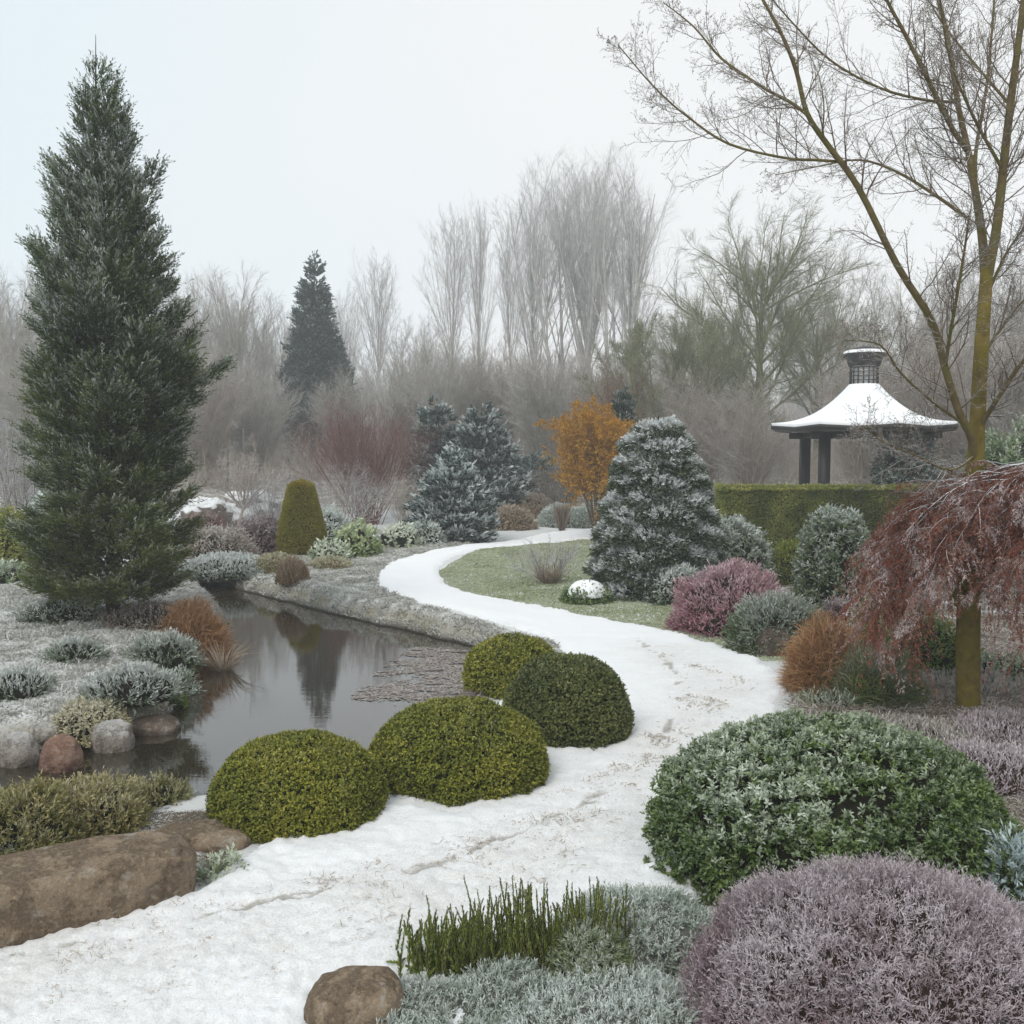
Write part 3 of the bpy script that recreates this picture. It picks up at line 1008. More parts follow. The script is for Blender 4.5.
def envtree(name, H, tr, mat, n1, s0, s1, env, amax=.5, n2=12, n3=6, n4=4, stems=1, lean=0.0, tw=1.0, r1=.05, th=.86, a2=.42, l2=.2, wob=.03, cut=.0):
    """bare tree whose ascending branches end on a rounded crown outline env = (centre, half height, half width) as shares of H"""
    rng = rng_()
    root = thing(name, '', 'tree')
    ms, mt = MB(), MB()
    a = np.arange(stems) * 2.39996
    S = np.stack([np.cos(a) * .02 * H * (stems > 1), np.sin(a) * .02 * H * (stems > 1), np.full(stems, -.3)], 1)
    D = np.stack([np.cos(a) * lean, np.sin(a) * lean, np.ones(stems)], 1)
    P0, R0 = grow(S, D, np.full(stems, H * th), np.full(stems, tr), 10, rng, .02, .0, .12)
    tubes(ms, P0, R0, 7)
    m = stems * n1
    b = np.repeat(np.arange(stems), n1)
    sv = s0 + (s1 - s0) * rng.random(m) ** 1.1
    x = sv * 9.99; i = x.astype(int); fr = (x - i)[:, None]
    S = P0[b, i] * (1 - fr) + P0[b, i + 1] * fr
    az = rng.random(m) * 2 * PI
    an = amax * (.12 + .88 * rng.random(m) ** .7)
    D = np.stack([np.cos(az) * np.sin(an), np.sin(az) * np.sin(an), np.cos(an)], 1)
    sc = np.array([env[2] * H, env[2] * H, env[1] * H])
    o_ = (S - [0, 0, env[0] * H]) / sc
    d_ = D / sc
    A_, B_, C_ = (d_ * d_).sum(1), 2 * (o_ * d_).sum(1), (o_ * o_).sum(1) - 1
    disc = B_ * B_ - 4 * A_ * C_
    L = (-B_ + np.sqrt(np.maximum(disc, 0))) / (2 * A_)
    ok = (disc > 0) & (L > H * .03)
    S, D, L = S[ok], D[ok], L[ok] * (.80 + .2 * rng.random(ok.sum()))
    P1, R1 = grow(S, D, L, np.clip(L / (H * .5), .3, 1) * r1, 7, rng, wob, .012, .2)
    tubes(ms, P1, R1, 4)
    S, D, L, R, s = sprout(P1, R1, n2, rng, .15, 1.0, a2, l2, .5, .12, tk=.45)
    P2, R2 = grow(S, D, L, np.maximum(R, .011 * tw), 4, rng, wob * 1.5, .01)
    tubes(mt, P2, R2, 3)
    S, D, L, R, s = sprout(P2, R2, n3, rng, .1, 1.0, .45, .55, .6, .2, tk=.3)
    P3, R3 = grow(S, D, L, np.maximum(R, .008 * tw), 3, rng, wob * 2, 0)
    tubes(mt, P3, R3, 3)
    if n4:
        S, D, L, R, s = sprout(P3, R3, n4, rng, .1, 1.0, .55, .55, .7, .25, tk=.2)
        P4, R4 = grow(S, D, L, np.maximum(R, .006 * tw), 2, rng, wob * 2, 0)
        tubes(mt, P4, R4, 3)
    ms.build('trunk', MATS[mat], root)
    mt.build('crown', MATS[mat], root)
    return root

def put(proto, first, px, ytop, Y, H0, label, group, rz=0.0, wx=1.0):
    x = at_d(px, ytop, Y)[0]
    gz = G(x, Y)
    k = (at_d(px, ytop, Y)[2] - gz) / H0
    if first:
        proto.location = (x, Y, gz); proto.scale = (k * wx, k * wx, k); proto.rotation_euler = (0, 0, rz)
        proto['label'] = label; proto['group'] = group
        return proto
    return dup(proto, (x, Y, gz), rz, (k * wx, k * wx, k), label, group)

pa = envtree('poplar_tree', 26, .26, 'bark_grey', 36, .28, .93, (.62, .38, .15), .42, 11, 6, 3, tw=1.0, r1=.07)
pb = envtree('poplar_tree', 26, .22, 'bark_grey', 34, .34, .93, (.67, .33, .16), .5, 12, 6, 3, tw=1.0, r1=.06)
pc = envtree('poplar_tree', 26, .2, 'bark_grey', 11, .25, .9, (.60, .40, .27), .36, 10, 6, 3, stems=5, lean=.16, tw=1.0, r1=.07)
used = set()
gp = 'tall grey poplars fading in the haze'
for k, (pr, px, yt, Y, lab, rz, wx) in enumerate([
    (pb, 377, 246, 112, 'tall hazy bare tree just right of the dark blue fir', .3, .95),
    (pb, 348, 282, 88, 'shorter faded bare tree touching the blue fir tip side', 1.9, .9),
    (pb, 449, 200, 86, 'left one of the pair of tall feathery poplars left of the big clump', 4.1, .85),
    (pa, 477, 192, 86, 'right one of the pair of tall feathery poplars left of the big clump', 2.4, .6),
    (pb, 512, 212, 88, 'slim outermost poplar on the left flank of the big clump', 1.1, .6),
    (pa, 536, 182, 90, 'second poplar from the left in the big tall clump', 5.0, .75),
    (pc, 566, 158, 86, 'many stemmed poplar at the top of the big tall clump', .8, 1.25),
    (pa, 588, 152, 92, 'poplar with dense crown in the middle of the big clump', 3.2, .8),
    (pc, 608, 153, 85, 'forked poplar right of the middle of the big clump', 2.2, 1.15),
    (pa, 636, 180, 86, 'poplar at the right flank of the big clump beside the green grey tree', 3.9, .85)]):
    put(pr, pr not in used, px, yt, Y * 1.3 if Y < 100 else Y, 26.3, lab, gp, rz, wx)
    used.add(pr)

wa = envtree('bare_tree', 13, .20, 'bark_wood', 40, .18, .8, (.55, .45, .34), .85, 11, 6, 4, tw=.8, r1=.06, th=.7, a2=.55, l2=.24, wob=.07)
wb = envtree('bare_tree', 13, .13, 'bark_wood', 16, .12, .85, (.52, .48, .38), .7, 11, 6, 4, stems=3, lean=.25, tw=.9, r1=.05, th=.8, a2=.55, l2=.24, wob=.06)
used = set()
gp = 'bare trees of the wood edge'
for pr, px, yt, Y, lab, rz, wx in [
    (wa, 232, 262, 62, 'bare spreading tree with dark limbs between the tall spruce and the blue fir', .5, .9),
    (wb, 199, 272, 66, 'bare tree half hidden behind the right edge of the tall spruce', 2.0, .9),
    (wb, 262, 292, 70, 'low domed bare tree beside the left edge of the blue fir', 3.4, .85),
    (wa, 288, 308, 74, 'faint bare tree just behind the left side of the blue fir', 5.1, .8),
    (wb, 162, 296, 68, 'bare tree hidden behind the middle of the tall spruce', 1.1, 1.0),
    (wa, 8, 250, 46, 'bare tree with grey crown cut by the left edge of the photo', 4.2, .8),
    (wb, -30, 262, 50, 'bare tree outside left edge with twigs reaching in', .9, .9),
    (wb, 330, 318, 72, 'small bare tree in the gap right of the blue fir', 2.9, .9),
    (wb, 420, 318, 78, 'low bare tree under the pair of feathery poplars', 4.9, .9),
    (wa, 672, 300, 74, 'bare tree between the poplar clump and the green grey tree', .2, .9),
    (wb, 850, 265, 62, 'bare tree behind the gazebo roof lantern', 1.7, 1.0),
    (wa, 915, 262, 60, 'bare tree behind the gap between gazebo and yellow trunk', 3.0, 1.0),
    (wb, 985, 250, 58, 'bare tree behind the upper part of the yellow trunk', 5.6, 1.1),
    (wa, 1050, 240, 56, 'bare tree at the far right edge behind the red maple', 2.2, 1.0)]:
    put(pr, pr not in used, px, yt, Y * 1.25, 13, lab, gp, rz, wx)
    used.add(pr)

# tree with green grey, lichen coated crown behind the gazebo
t_ = envtree('lichen_tree', 15, .34, 'bark_olive', 34, .26, .9, (.60, .40, .40), 1.15, 15, 9, 5, tw=.9, r1=.10, th=.75, a2=.6, l2=.27, wob=.10)
put(t_, True, 762, 192, 55, 15, 'large spreading tree with olive green twigs left of the gazebo', 'broad lichen trees', .7, .95)
del t_['group']
dup(t_, (at_d(822, 225, 62)[0], 62, G(20, 62)), 2.2, (.86, .86, .86), 'second olive twigged tree rising behind the gazebo lantern')
dup(t_, (at_d(700, 250, 66)[0], 66, G(13, 66)), 4.0, (.72, .72, .80), 'smaller olive twigged tree between poplars and the large one')
t_ = bigtree('olive_shrub_tree', 6, .10, 10, .08, .8, .45, .06, 'bark_olive', [(.1, 1), (.6, .9), (1, .5)], 13, 10, 6, stems=4, lean=.35, wob=.13, thin=.8)
put(t_, True, 672, 318, 48, 6, 'rounded olive brown small tree under the large green grey tree', 'x', 1.0, 1.0)
del t_['group']

# upright willow scrub in front of the poplars
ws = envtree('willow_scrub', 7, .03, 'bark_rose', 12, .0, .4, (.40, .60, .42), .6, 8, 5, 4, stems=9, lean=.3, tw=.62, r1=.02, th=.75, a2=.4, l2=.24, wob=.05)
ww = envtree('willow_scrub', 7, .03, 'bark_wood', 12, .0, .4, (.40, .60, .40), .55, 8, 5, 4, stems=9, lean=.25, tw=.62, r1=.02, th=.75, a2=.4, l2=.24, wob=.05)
used = set()
for pr, px, yt, Y, lab, rz, wx in [
    (ww, 402, 352, 60, 'grey upright willow scrub above the red brown dogwood', 0, 1.0),
    (ww, 448, 338, 56, 'grey upright willow scrub behind the rear blue spruce', 1, 1.0),
    (ws, 500, 342, 58, 'brown upright willow scrub behind the taller blue spruce', 2, 1.0),
    (ww, 548, 346, 54, 'grey arching willow scrub just left of the orange tree', 3, 1.1),
    (ws, 585, 352, 60, 'brown willow scrub rising behind the orange tree', 4, 1.0),
    (ws, 640, 362, 62, 'brown willow scrub between orange tree and olive brown tree', 5, 1.0),
    (ws, 205, 352, 54, 'pink grey scrub just right of the tall spruce', 1.5, 1.1),
    (ww, 255, 362, 56, 'grey scrub between the tall spruce and the blue fir', 2.5, 1.1),
    (ww, 345, 372, 62, 'grey scrub right behind the foot of the blue fir', 4.4, 1.0),
    (ww, 20, 330, 40, 'rime covered scrub at the left edge behind yellow bush', .7, 1.1),
    (ws, 700, 372, 46, 'brown scrub behind the snowy conifer and hedge', 1.7, 1.1),
    (ws, 752, 385, 44, 'brown scrub left of the gazebo posts', 2.7, 1.1),
    (ws, 870, 352, 42, 'red brown scrub right behind the gazebo roof', 3.7, 1.1),
    (ws, 930, 320, 40, 'tall red brown scrub left of the yellow trunk', 4.7, 1.1),
    (ws, 1000, 310, 38, 'tall red brown scrub behind the yellow trunk', 5.7, 1.1),
    (ww, 1050, 330, 36, 'grey brown scrub at the far right edge behind the maple', .2, 1.1)]:
    put(pr, pr not in used, px, yt, Y, 7, lab, 'upright scrub at the back of the garden', rz, wx)
    used.add(pr)

# distant wood that reads as one mass
rng = rng_()
mb = MB()
n = 900
x = rng.uniform(-98, 98, n); y = rng.uniform(126, 150, n)
hh = (9 + 6 * fbm(xyz(x * .05, y * .0), 2, 61)) * (.7 + .5 * rng.random(n)) + 2
gz = ground(x, y)
P0, R0 = grow(np.stack([x, y, gz - .2], 1), np.tile([0, 0, 1.0], (n, 1)), hh, np.full(n, .07), 6, rng, .05, .03, .2)
tubes(mb, P0, R0, 3)
S, D, L, R, s = sprout(P0, R0, 16, rng, .1, .98, .7, .4, .5)
P1, R1 = grow(S, D, L, R, 3, rng, .12, .1)
tubes(mb, P1, R1, 3)
S, D, L, R, s = sprout(P1, R1, 8, rng, .1, .98, .6, .6, .6)
P2, R2 = grow(S, D, L, np.maximum(R, .03), 2, rng, .12, .1)
tubes(mb, P2, R2, 3)
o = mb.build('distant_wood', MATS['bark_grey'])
tag(o, 'hazy grey wood closing the view behind all the trees', 'wood', kind='stuff')

# undergrowth filling the back of the garden
mb = MB()
n = 1500
x = rng.uniform(-42, 42, n); y = rng.uniform(50, 92, n)
gz = ground(x, y)
hh = rng.uniform(1.2, 3.6, n)
S = np.repeat(np.stack([x, y, gz - .1], 1), 7, 0) + rng.normal(size=(n * 7, 3)) * [.4, .4, 0]
D = np.tile([0, 0, 1.0], (n * 7, 1)) + rng.normal(size=(n * 7, 3)) * .3
P0, R0 = grow(S, D, np.repeat(hh, 7) * rng.uniform(.6, 1, n * 7), np.full(n * 7, .016), 4, rng, .1, .05, .4)
tubes(mb, P0, R0, 3)
S, D, L, R, s = sprout(P0, R0, 10, rng, .1, .98, .6, .4, .6)
P1, R1 = grow(S, D, L, np.maximum(R, .008), 2, rng, .12, .1)
tubes(mb, P1, R1, 3)
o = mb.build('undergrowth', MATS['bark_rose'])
tag(o, 'tangled frosty undergrowth beneath the bare trees', 'undergrowth', kind='stuff')

# ------------------------------------------------------------------ conifers
conifer('spruce_tree', 'tall dark green spruce dusted with frost at the left of the pond', 'tree', 97, 44, 617,
        [(0, 60), (.06, 72), (.15, 78), (.3, 82), (.42, 82), (.55, 72), (.68, 56), (.8, 41), (.9, 24), (.96, 9), (1, 2)], 'spruce',
        nb=420, nn=620000, lp=3.4, wp=1.15, elev=(.9, -.15), curve=.3, padw=.36, thick=.035, twigs=9, frost=(-.12, .45, .35), tr=.13, t0=.05, lenvar=.5, lumpy=.3, rmin=.14, leader=.05, cutz=.02, fill=.5, spray=11, spl=12, out=.28, lowgreen=.45, nup=.25, fr_r=.3)
conifer('blue_fir_tree', 'dark blue green pointed fir standing in the haze behind the topiary', 'tree', 314, 252, 474,
        [(0, 42), (.15, 42), (.35, 34), (.6, 22), (.8, 12), (.93, 5), (1, .5)], 'far_fir', Y=74,
        nb=300, nn=150000, lp=3.2, wp=1.6, elev=(.55, -.05), curve=.2, padw=.45, thick=.12, twigs=8, frost=(-.3, .45, .25), spl=5, tr=.25, t0=.03, lenvar=.3, leader=.03)
conifer('blue_spruce', 'blue green spruce with rounded top, rearmost left of the three together', 'tree', 438, 401, 500,
        [(0, 26), (.4, 30), (.7, 22), (.85, 17), (.95, 12), (1, 5)], 'blue_fir', Y=44,
        nb=110, nn=30000, lp=4.5, wp=1.7, elev=(.3, .0), curve=.15, padw=.55, thick=.07, twigs=6, frost=(-.5, 1.3, .3), tr=.1, leader=.01, spl=5)
conifer('blue_spruce', 'tallest blue green spruce of the three together, snow on its tiers', 'tree', 482, 404, 508,
        [(0, 56), (.25, 50), (.45, 38), (.7, 24), (.9, 10), (1, 2)], 'blue_fir', Y=42,
        nb=150, nn=52000, lp=4.5, wp=1.7, elev=(.3, -.05), curve=.15, padw=.55, thick=.07, twigs=6, frost=(-.5, 1.4, .3), tr=.1, leader=.01, spl=5)
conifer('blue_spruce', 'front blue spruce heavy with frost beside the path bend', 'tree', 453, 451, 540,
        [(0, 38), (.2, 41), (.45, 34), (.7, 22), (.9, 9), (1, 2)], 'blue_fir',
        nb=150, nn=60000, lp=4.5, wp=1.5, elev=(.35, .0), curve=.15, padw=.55, thick=.05, twigs=7, frost=(-.4, 1.5, .3), tr=.07, leader=.01, spl=5)
conifer('dark_conifer', 'low dark wide conifer right of the blue spruces', 'tree', 535, 458, 512,
        [(0, 34), (.4, 34), (.8, 20), (1, 6)], 'far_fir', Y=46,
        nb=80, nn=20000, lp=4.5, wp=1.7, elev=(.3, .0), curve=.1, padw=.6, thick=.07, twigs=6, frost=(.0, .5, .2), tr=.08, leader=.01)
conifer('dark_conifer', 'small narrow dark conifer peeping out behind the orange tree', 'tree', 622, 391, 500,
        [(0, 17), (.5, 16), (.8, 10), (1, 2)], 'blue_fir', Y=34,
        nb=90, nn=20000, lp=4.5, wp=1.6, elev=(.6, .2), curve=.2, padw=.5, thick=.05, twigs=6, frost=(-.2, .4, .2), tr=.07, leader=.02)
rng = rng_()
_, FY, _ = spot(655, 592)
fs = FY / F
fx = at_d(657, 500, FY)[0]
root = thing('snowy_fir', 'broad dark fir with layered snow covered boughs beside the lawn', 'tree', (fx, FY, G(fx, FY)))
FH = at_d(657, 419, FY)[2] - root.location.z
PC, PR, PA = [], [], []
for j_, tz in enumerate(np.linspace(.07, .95, 10)):
    Rr_ = np.interp(tz, [0, .12, .3, .5, .7, .85, .95, 1], [52, 56, 53, 44, 35, 25, 13, 6]) * fs
    npd = max(3, int(2 * PI * Rr_ / (.62 * (1 - .35 * tz))))
    for k in range(npd):
        a_ = (k + .5 * (j_ % 2) + rng.uniform(-.3, .3)) / npd * 2 * PI
        r_ = Rr_ * rng.uniform(.62, .86)
        z_ = tz * FH + rng.uniform(-.10, .10) - .05
        PC.append([math.cos(a_) * r_, math.sin(a_) * r_, z_]); PA.append(a_)
        PR.append([Rr_ * .30 + .17, .26 + .14 * rng.random(), .13 + .07 * rng.random()])
PC, PR, PA = np.array(PC), np.array(PR), np.array(PA)
ns = 34000
w_ = PR[:, 0] * PR[:, 1]
b_ = rng.choice(len(PC), ns, p=w_ / w_.sum())
d_ = nrm(rng.normal(size=(ns, 3)) + [.25, 0, .15])
rr = (1 + .3 * (fbm(d_ * 3 + b_[:, None] * 5.1, 2, 3) - .5)) * (1 - .25 * rng.random(ns) ** 2)
loc_ = d_ * rr[:, None] * PR[b_]
loc_[:, 2] -= .22 * loc_[:, 0] ** 2 / PR[b_, 0] + .12 * np.clip(loc_[:, 0], 0, 9)
ca, sa = np.cos(PA[b_]), np.sin(PA[b_])
P = PC[b_] + np.stack([loc_[:, 0] * ca - loc_[:, 1] * sa, loc_[:, 0] * sa + loc_[:, 1] * ca, loc_[:, 2]], 1)
N = nrm(d_ / PR[b_])
N = np.stack([N[:, 0] * ca - N[:, 1] * sa, N[:, 0] * sa + N[:, 1] * ca, N[:, 2]], 1)
D = nrm(N * .7 + np.stack([ca, sa, np.zeros(ns)], 1) * .8 + rng.normal(size=(ns, 3)) * .35)
k = 8
b2 = np.repeat(np.arange(ns), k)
u_ = np.tile((np.arange(k) + .5) / k, ns)
q_ = nrm(rng.normal(size=(ns * k, 3)))
f_ = .9 * sstep(.3, 1.0, N[:, 2] + .35 * (fbm(P * 5, 2, 9) - .5) * 2 + .15 * rng.normal(size=ns))
mb = MB()
leaves(mb, P[b2] + D[b2] * (.13 * u_)[:, None], nrm(D[b2] + q_ * .7), q_ + .01, .065 * (.6 + .7 * rng.random(ns * k)), .024, np.clip(rng.random(ns)[b2] * .6 + .4 * u_, 0, 1), np.clip(f_[b2] * 1.0 + .25 * (u_ - .5) + .1 * rng.normal(size=ns * k), 0, 1))
mb.build('crown', MATS['snow_fir'], root)
mb = MB()
core(mb, np.zeros(3), np.array([50 * fs, 50 * fs, FH * .93]), .1, 3, .78, .9, 4, .5)
mb.build('inner_branches', MATS['core_dark'], root, smooth=True)
mb = MB()
tubes(mb, np.array([[0, 0, -.1], [.02, 0, FH * .5], [0, 0, FH * .97], [.02, 0, FH * 1.02]]), [.11, .08, .03, .012], 8)
mb.build('trunk', MATS['bark_spruce'], root)

# ------------------------------------------------------------------ shrubs of the middle distance
twiggy('dogwood_shrub', 'big red brown leafless shrub below the blue fir', 'shrub', 366, 398, 520, 138, 'bark_red', stems=60, n2=7, n3=6, n4=4, spread=.95, r0=.02, trop=.06, Y=38, thick=1.6)
twiggy('leaning_maple', 'small pink grey bare tree with leaning dark stem left of topiary', 'tree', 232, 436, 522, 108, 'bark_rose', stems=12, n2=8, n3=8, n4=6, spread=1.3, r0=.03, trop=.03, Y=33, single=(.35, .34), thick=2.0, wob=.18)
twiggy('rime_shrub', 'pale rimed leafless shrub tangled behind the topiary', 'shrub', 268, 468, 530, 70, 'bark_rime', stems=26, n2=6, n3=6, n4=3, spread=1.3, r0=.012, trop=.02, Y=33, thick=1.6, wob=.2)
twiggy('rime_shrub', 'grey rimed twigs low in front of the red brown shrub', 'shrub', 345, 455, 526, 100, 'bark_rime', stems=30, n2=6, n3=6, n4=3, spread=1.2, r0=.012, trop=.03, Y=34, thick=1.3, wob=.15)
twiggy('rime_shrub', 'rimed leafless shrub left of the front blue spruce', 'shrub', 405, 470, 528, 56, 'bark_rose', stems=30, n2=6, n3=6, n4=3, spread=1.0, r0=.012, trop=.03, Y=35, thick=1.3, wob=.15)
twiggy('orange_tree', 'small tree with bright orange autumn foliage', 'tree', 597, 410, 500, 60, 'twig', stems=30, n2=8, n3=6, n4=4, spread=1.0, r0=.014, trop=.05, Y=32, single=(-.1, .06), leafm='amber', lp=2.3, wp=1.1, lcov=60000, thick=1.2)
twiggy('red_tipped_shrub', 'tall thin shrub with faint red tips behind the orange tree', 'shrub', 615, 372, 480, 34, 'bark_red', stems=16, n2=6, n3=5, n4=4, spread=.9, r0=.02, trop=.1, Y=40, thick=2)
twiggy('dark_scrub', 'dark purple scrub under the orange tree and the blue spruces', 'shrub', 560, 452, 512, 80, 'twig', stems=34, n2=6, n3=6, n4=3, spread=1.2, r0=.012, trop=.03, Y=40, thick=1.3, wob=.15)

rock_s = boulder('snowy_boulder', 'pale snow covered boulder behind the leaning bare tree', 250, 491, 522, 60, 'rock_snow', dr=.8, sq=.8, lump=.3, Y=35.5, seed=5)
boulder('snowy_boulder', 'lower snow covered boulder just right of the tall spruce', 208, 496, 522, 46, 'rock_snow', dr=.8, sq=.8, lump=.35, Y=34.8, seed=9)

mound('heather_bush', 'purple red low bush directly left of the topiary', 'shrub', 258, 515, 556, 80, 'purple', lp=4, wp=1.3, cov=2.4, frost=(0, .4, .3), sprig=4, spl=9, lump=.2)
mound('heather_bush', 'greyish mauve low bush near the spruce right edge', 'shrub', 215, 524, 566, 90, 'brown', lp=4, wp=1.3, cov=2.4, frost=(.15, .5, .3), sprig=4, spl=9, lump=.22)
mound('russet_bush', 'small russet brown bush under the snowy boulders', 'shrub', 205, 512, 538, 50, 'russet', lp=4, wp=1.3, cov=2, frost=(.0, .4, .3), sprig=4, spl=8, lump=.2)
mound('cushion_plant', 'frosted low groundcover cushion by the water below the mauve bush', 'shrub', 228, 554, 583, 100, 'frosty', Y=23.5, lp=3.6, wp=1.7, cov=2.2, frost=(.3, .7, .4), lump=.3, lfreq=4)
mound('cushion_plant', 'tan green flat cushion between round tuft and topiary', 'shrub', 276, 553, 574, 46, 'olive', lp=3.4, wp=1.5, cov=2.6, frost=(.2, .5, .3), corem='core_tan')
mound('cushion_plant', 'thin frosted cushion to the right of the round tan tuft', 'shrub', 330, 557, 569, 46, 'olive', lp=3.4, wp=1.5, cov=2.2, frost=(.3, .5, .3), corem='core_tan')
rng = rng_()
_, TYY, _ = spot(302, 553)
tpx = TYY / F
root = thing('cone_topiary', 'clipped golden green cone shaped topiary on the far bank', 'topiary', (at_d(302, 550, TYY)[0], TYY, G(at_d(302, 550, TYY)[0], TYY)))
th_ = at_d(302, 480, TYY)[2] - root.location.z
pz, pr_ = np.array([0, .06, .3, .6, .85, .93, .975, 1.0]), np.array([24, 26, 23.5, 18.5, 14, 12, 8, 0]) * tpx
n = 60000
t_ = np.concatenate([rng.random(n * 4 // 5), 1 - .08 * rng.random(n // 5)])
t_ = t_[rng.random(len(t_)) < np.maximum(np.interp(t_, pz, pr_) / pr_.max(), .3)]
n = len(t_)
az = rng.random(n) * 2 * PI
rr = np.interp(t_, pz, pr_)
rr = rr * np.where(t_ > .975, np.sqrt(rng.random(n)), 1)
d_ = np.stack([np.cos(az), np.sin(az), np.where(t_ > .95, 1.2, .15)], 1)
P = np.stack([np.cos(az) * rr, np.sin(az) * rr, t_ * th_], 1)
P += nrm(d_) * ((fbm(P * 2.5, 3, 7) - .5) * .10 - rng.random(n) * .05)[:, None]
D = nrm(nrm(d_) + rng.normal(size=(n, 3)) * .55)
mb = MB()
leaves(mb, P, D, rng.normal(size=(n, 3)) + d_, .055 * (.6 + .8 * rng.random(n)), .026, np.clip(rng.random(n) * .5 + fbm(P * 3, 2, 6) * .5 + .25 * (t_ > .9) - .05, 0, 1), np.clip(.2 * rng.random(n) + .3 * (t_ > .95) * rng.random(n), 0, 1))
mb.build('foliage', MATS['topiary'], root)
az = np.arange(24) * 2 * PI / 24
P = np.stack([np.stack([np.cos(az) * r_ * .9, np.sin(az) * r_ * .9, np.full(24, z_ * th_ * .97)], -1) for z_, r_ in zip(pz, pr_)])
i_ = np.arange(P.shape[0] * 24).reshape(-1, 24); j_ = np.roll(i_, -1, 1)
mb = MB()
mb.add(P, np.stack([i_[:-1], j_[:-1], j_[1:], i_[1:]], -1).reshape(-1, 4))
mb.build('inner_branches', MATS['core_dark'], root)
mound('round_grass_tuft', 'small round tan grass tuft on the far bank', 'grass tuft', 292, 556, 590, 36, 'tan_grass', Y=21.3, lp=7, wp=.8, cov=3, blade=True, droop=.1, outw=.5, upw=1.0, rnd=.25, depth=.5, frost=(.1, .4, .3), lump=.05, zmin=-.05, corem='core_brown', ck=.6)
mound('spurge_bush', 'pale green spurge clump lightly frosted, right of topiary', 'shrub', 355, 520, 557, 54, 'lime', lp=5.5, wp=2.4, cov=2.1, frost=(.15, .55, .3), sprig=7, spl=8, spa=1.0, lump=.25, lfreq=4)
mound('spurge_bush', 'lower frost whitened spurge clump at the lawn edge', 'shrub', 330, 538, 562, 46, 'pale_green', lp=5, wp=2.2, cov=2.0, frost=(.3, .5, .3), sprig=6, spl=7, spa=1.0, lump=.25)
mound('spurge_bush', 'white tipped green clump between spurge and front blue spruce', 'shrub', 398, 523, 548, 50, 'pale_green', lp=5, wp=2.2, cov=2.0, frost=(.3, .6, .3), sprig=6, spl=7, spa=1.0, lump=.25)
mound('white_shrub', 'grey white frosted shrub behind the pale green spurge', 'shrub', 328, 506, 545, 52, 'silver', lp=4.5, wp=1.7, cov=2.2, frost=(.5, .4, .3), sprig=5, spl=9, lump=.25)
mound('white_shrub', 'frost white low shrub tucked left of the front blue spruce', 'shrub', 425, 520, 545, 40, 'silver', lp=4.5, wp=1.7, cov=2.2, frost=(.5, .4, .3), sprig=5, spl=7, lump=.25)
mound('golden_bush', 'frosted golden tan bush behind the far curve of the path', 'shrub', 510, 505, 530, 52, 'tan_grass', lp=4, wp=1.6, cov=2.4, frost=(.2, .5, .3), lump=.2, corem='core_tan')
mound('golden_bush', 'small golden bush above the snow white pillow bushes', 'shrub', 535, 494, 514, 44, 'tan_grass', lp=4, wp=1.6, cov=2.4, frost=(.2, .5, .3), lump=.2, corem='core_tan')
mound('pillow_bush', 'smooth grey white frosted pillow bush with twigs before it', 'shrub', 560, 503, 528, 46, 'silver', lp=3, wp=1.3, cov=3, frost=(.6, .3, .15), lump=.08, corem='core_grey')
mound('pillow_bush', 'second grey white pillow bush, nearest the snowy fir', 'shrub', 588, 506, 528, 38, 'silver', lp=3, wp=1.3, cov=3, frost=(.45, .3, .15), lump=.08, corem='core_grey')
fan('twig_tuft', 'small dark bare tuft in front of the grey pillow bush', 'shrub', 562, 502, 531, 26, 'brown', 500, blen=1, wp=.8, lean=.8, droop=.1, frost=(.1, .3), baser=.2)
twiggy('frost_shrub', 'sparse rimed leafless shrub standing on the lawn', 'shrub', 549, 530, 582, 62, 'bark_rime', stems=22, n2=6, n3=5, n4=3, spread=1.7, r0=.012, trop=.02, thick=1.3, wob=.1)
fan('twig_tuft', 'pinkish dry stalks around the rimed shrub on the lawn', 'shrub', 549, 560, 584, 44, 'tan_grass', 500, blen=1, wp=.5, lean=1.3, droop=.2, frost=(.2, .4), baser=.3)

# dark dwarf pine with a cap of snow
root, rad = mound('dwarf_pine', 'small dark evergreen under a thick cap of snow', 'shrub', 587, 582, 605, 56, 'evergreen', lp=4.5, wp=1.6, cov=3, frost=(-.3, .5, .2), sprig=5, spl=8, lump=.1)
mb = MB()
E, A_ = np.meshgrid(np.linspace(0, PI / 2, 14), np.arange(28) * 2 * PI / 28, indexing='ij')
r = 1 + .16 * (fbm(np.stack([np.cos(A_) * 2, np.sin(A_) * 2, E], -1), 2, 4) - .5)
p = np.stack([np.cos(A_) * np.cos(E) * rad[0] * .80 * r, np.sin(A_) * np.cos(E) * rad[1] * .8 * r, rad[2] * (.72 + .60 * np.sin(E) ** 1.3 - .3 * np.cos(E) ** 6)], -1)
i = np.arange(14 * 28).reshape(14, 28); j = np.roll(i, -1, 1)
mb.add(p, np.stack([i[:-1], j[:-1], j[1:], i[1:]], -1).reshape(-1, 4))
m, t, b = newmat('snow_cap')
b.inputs['Base Color'].default_value = (.84, .86, .88, 1)
b.inputs['Roughness'].default_value = .9
MATS['snow'] = m
mb.build('snow_cap', m, root, smooth=True)

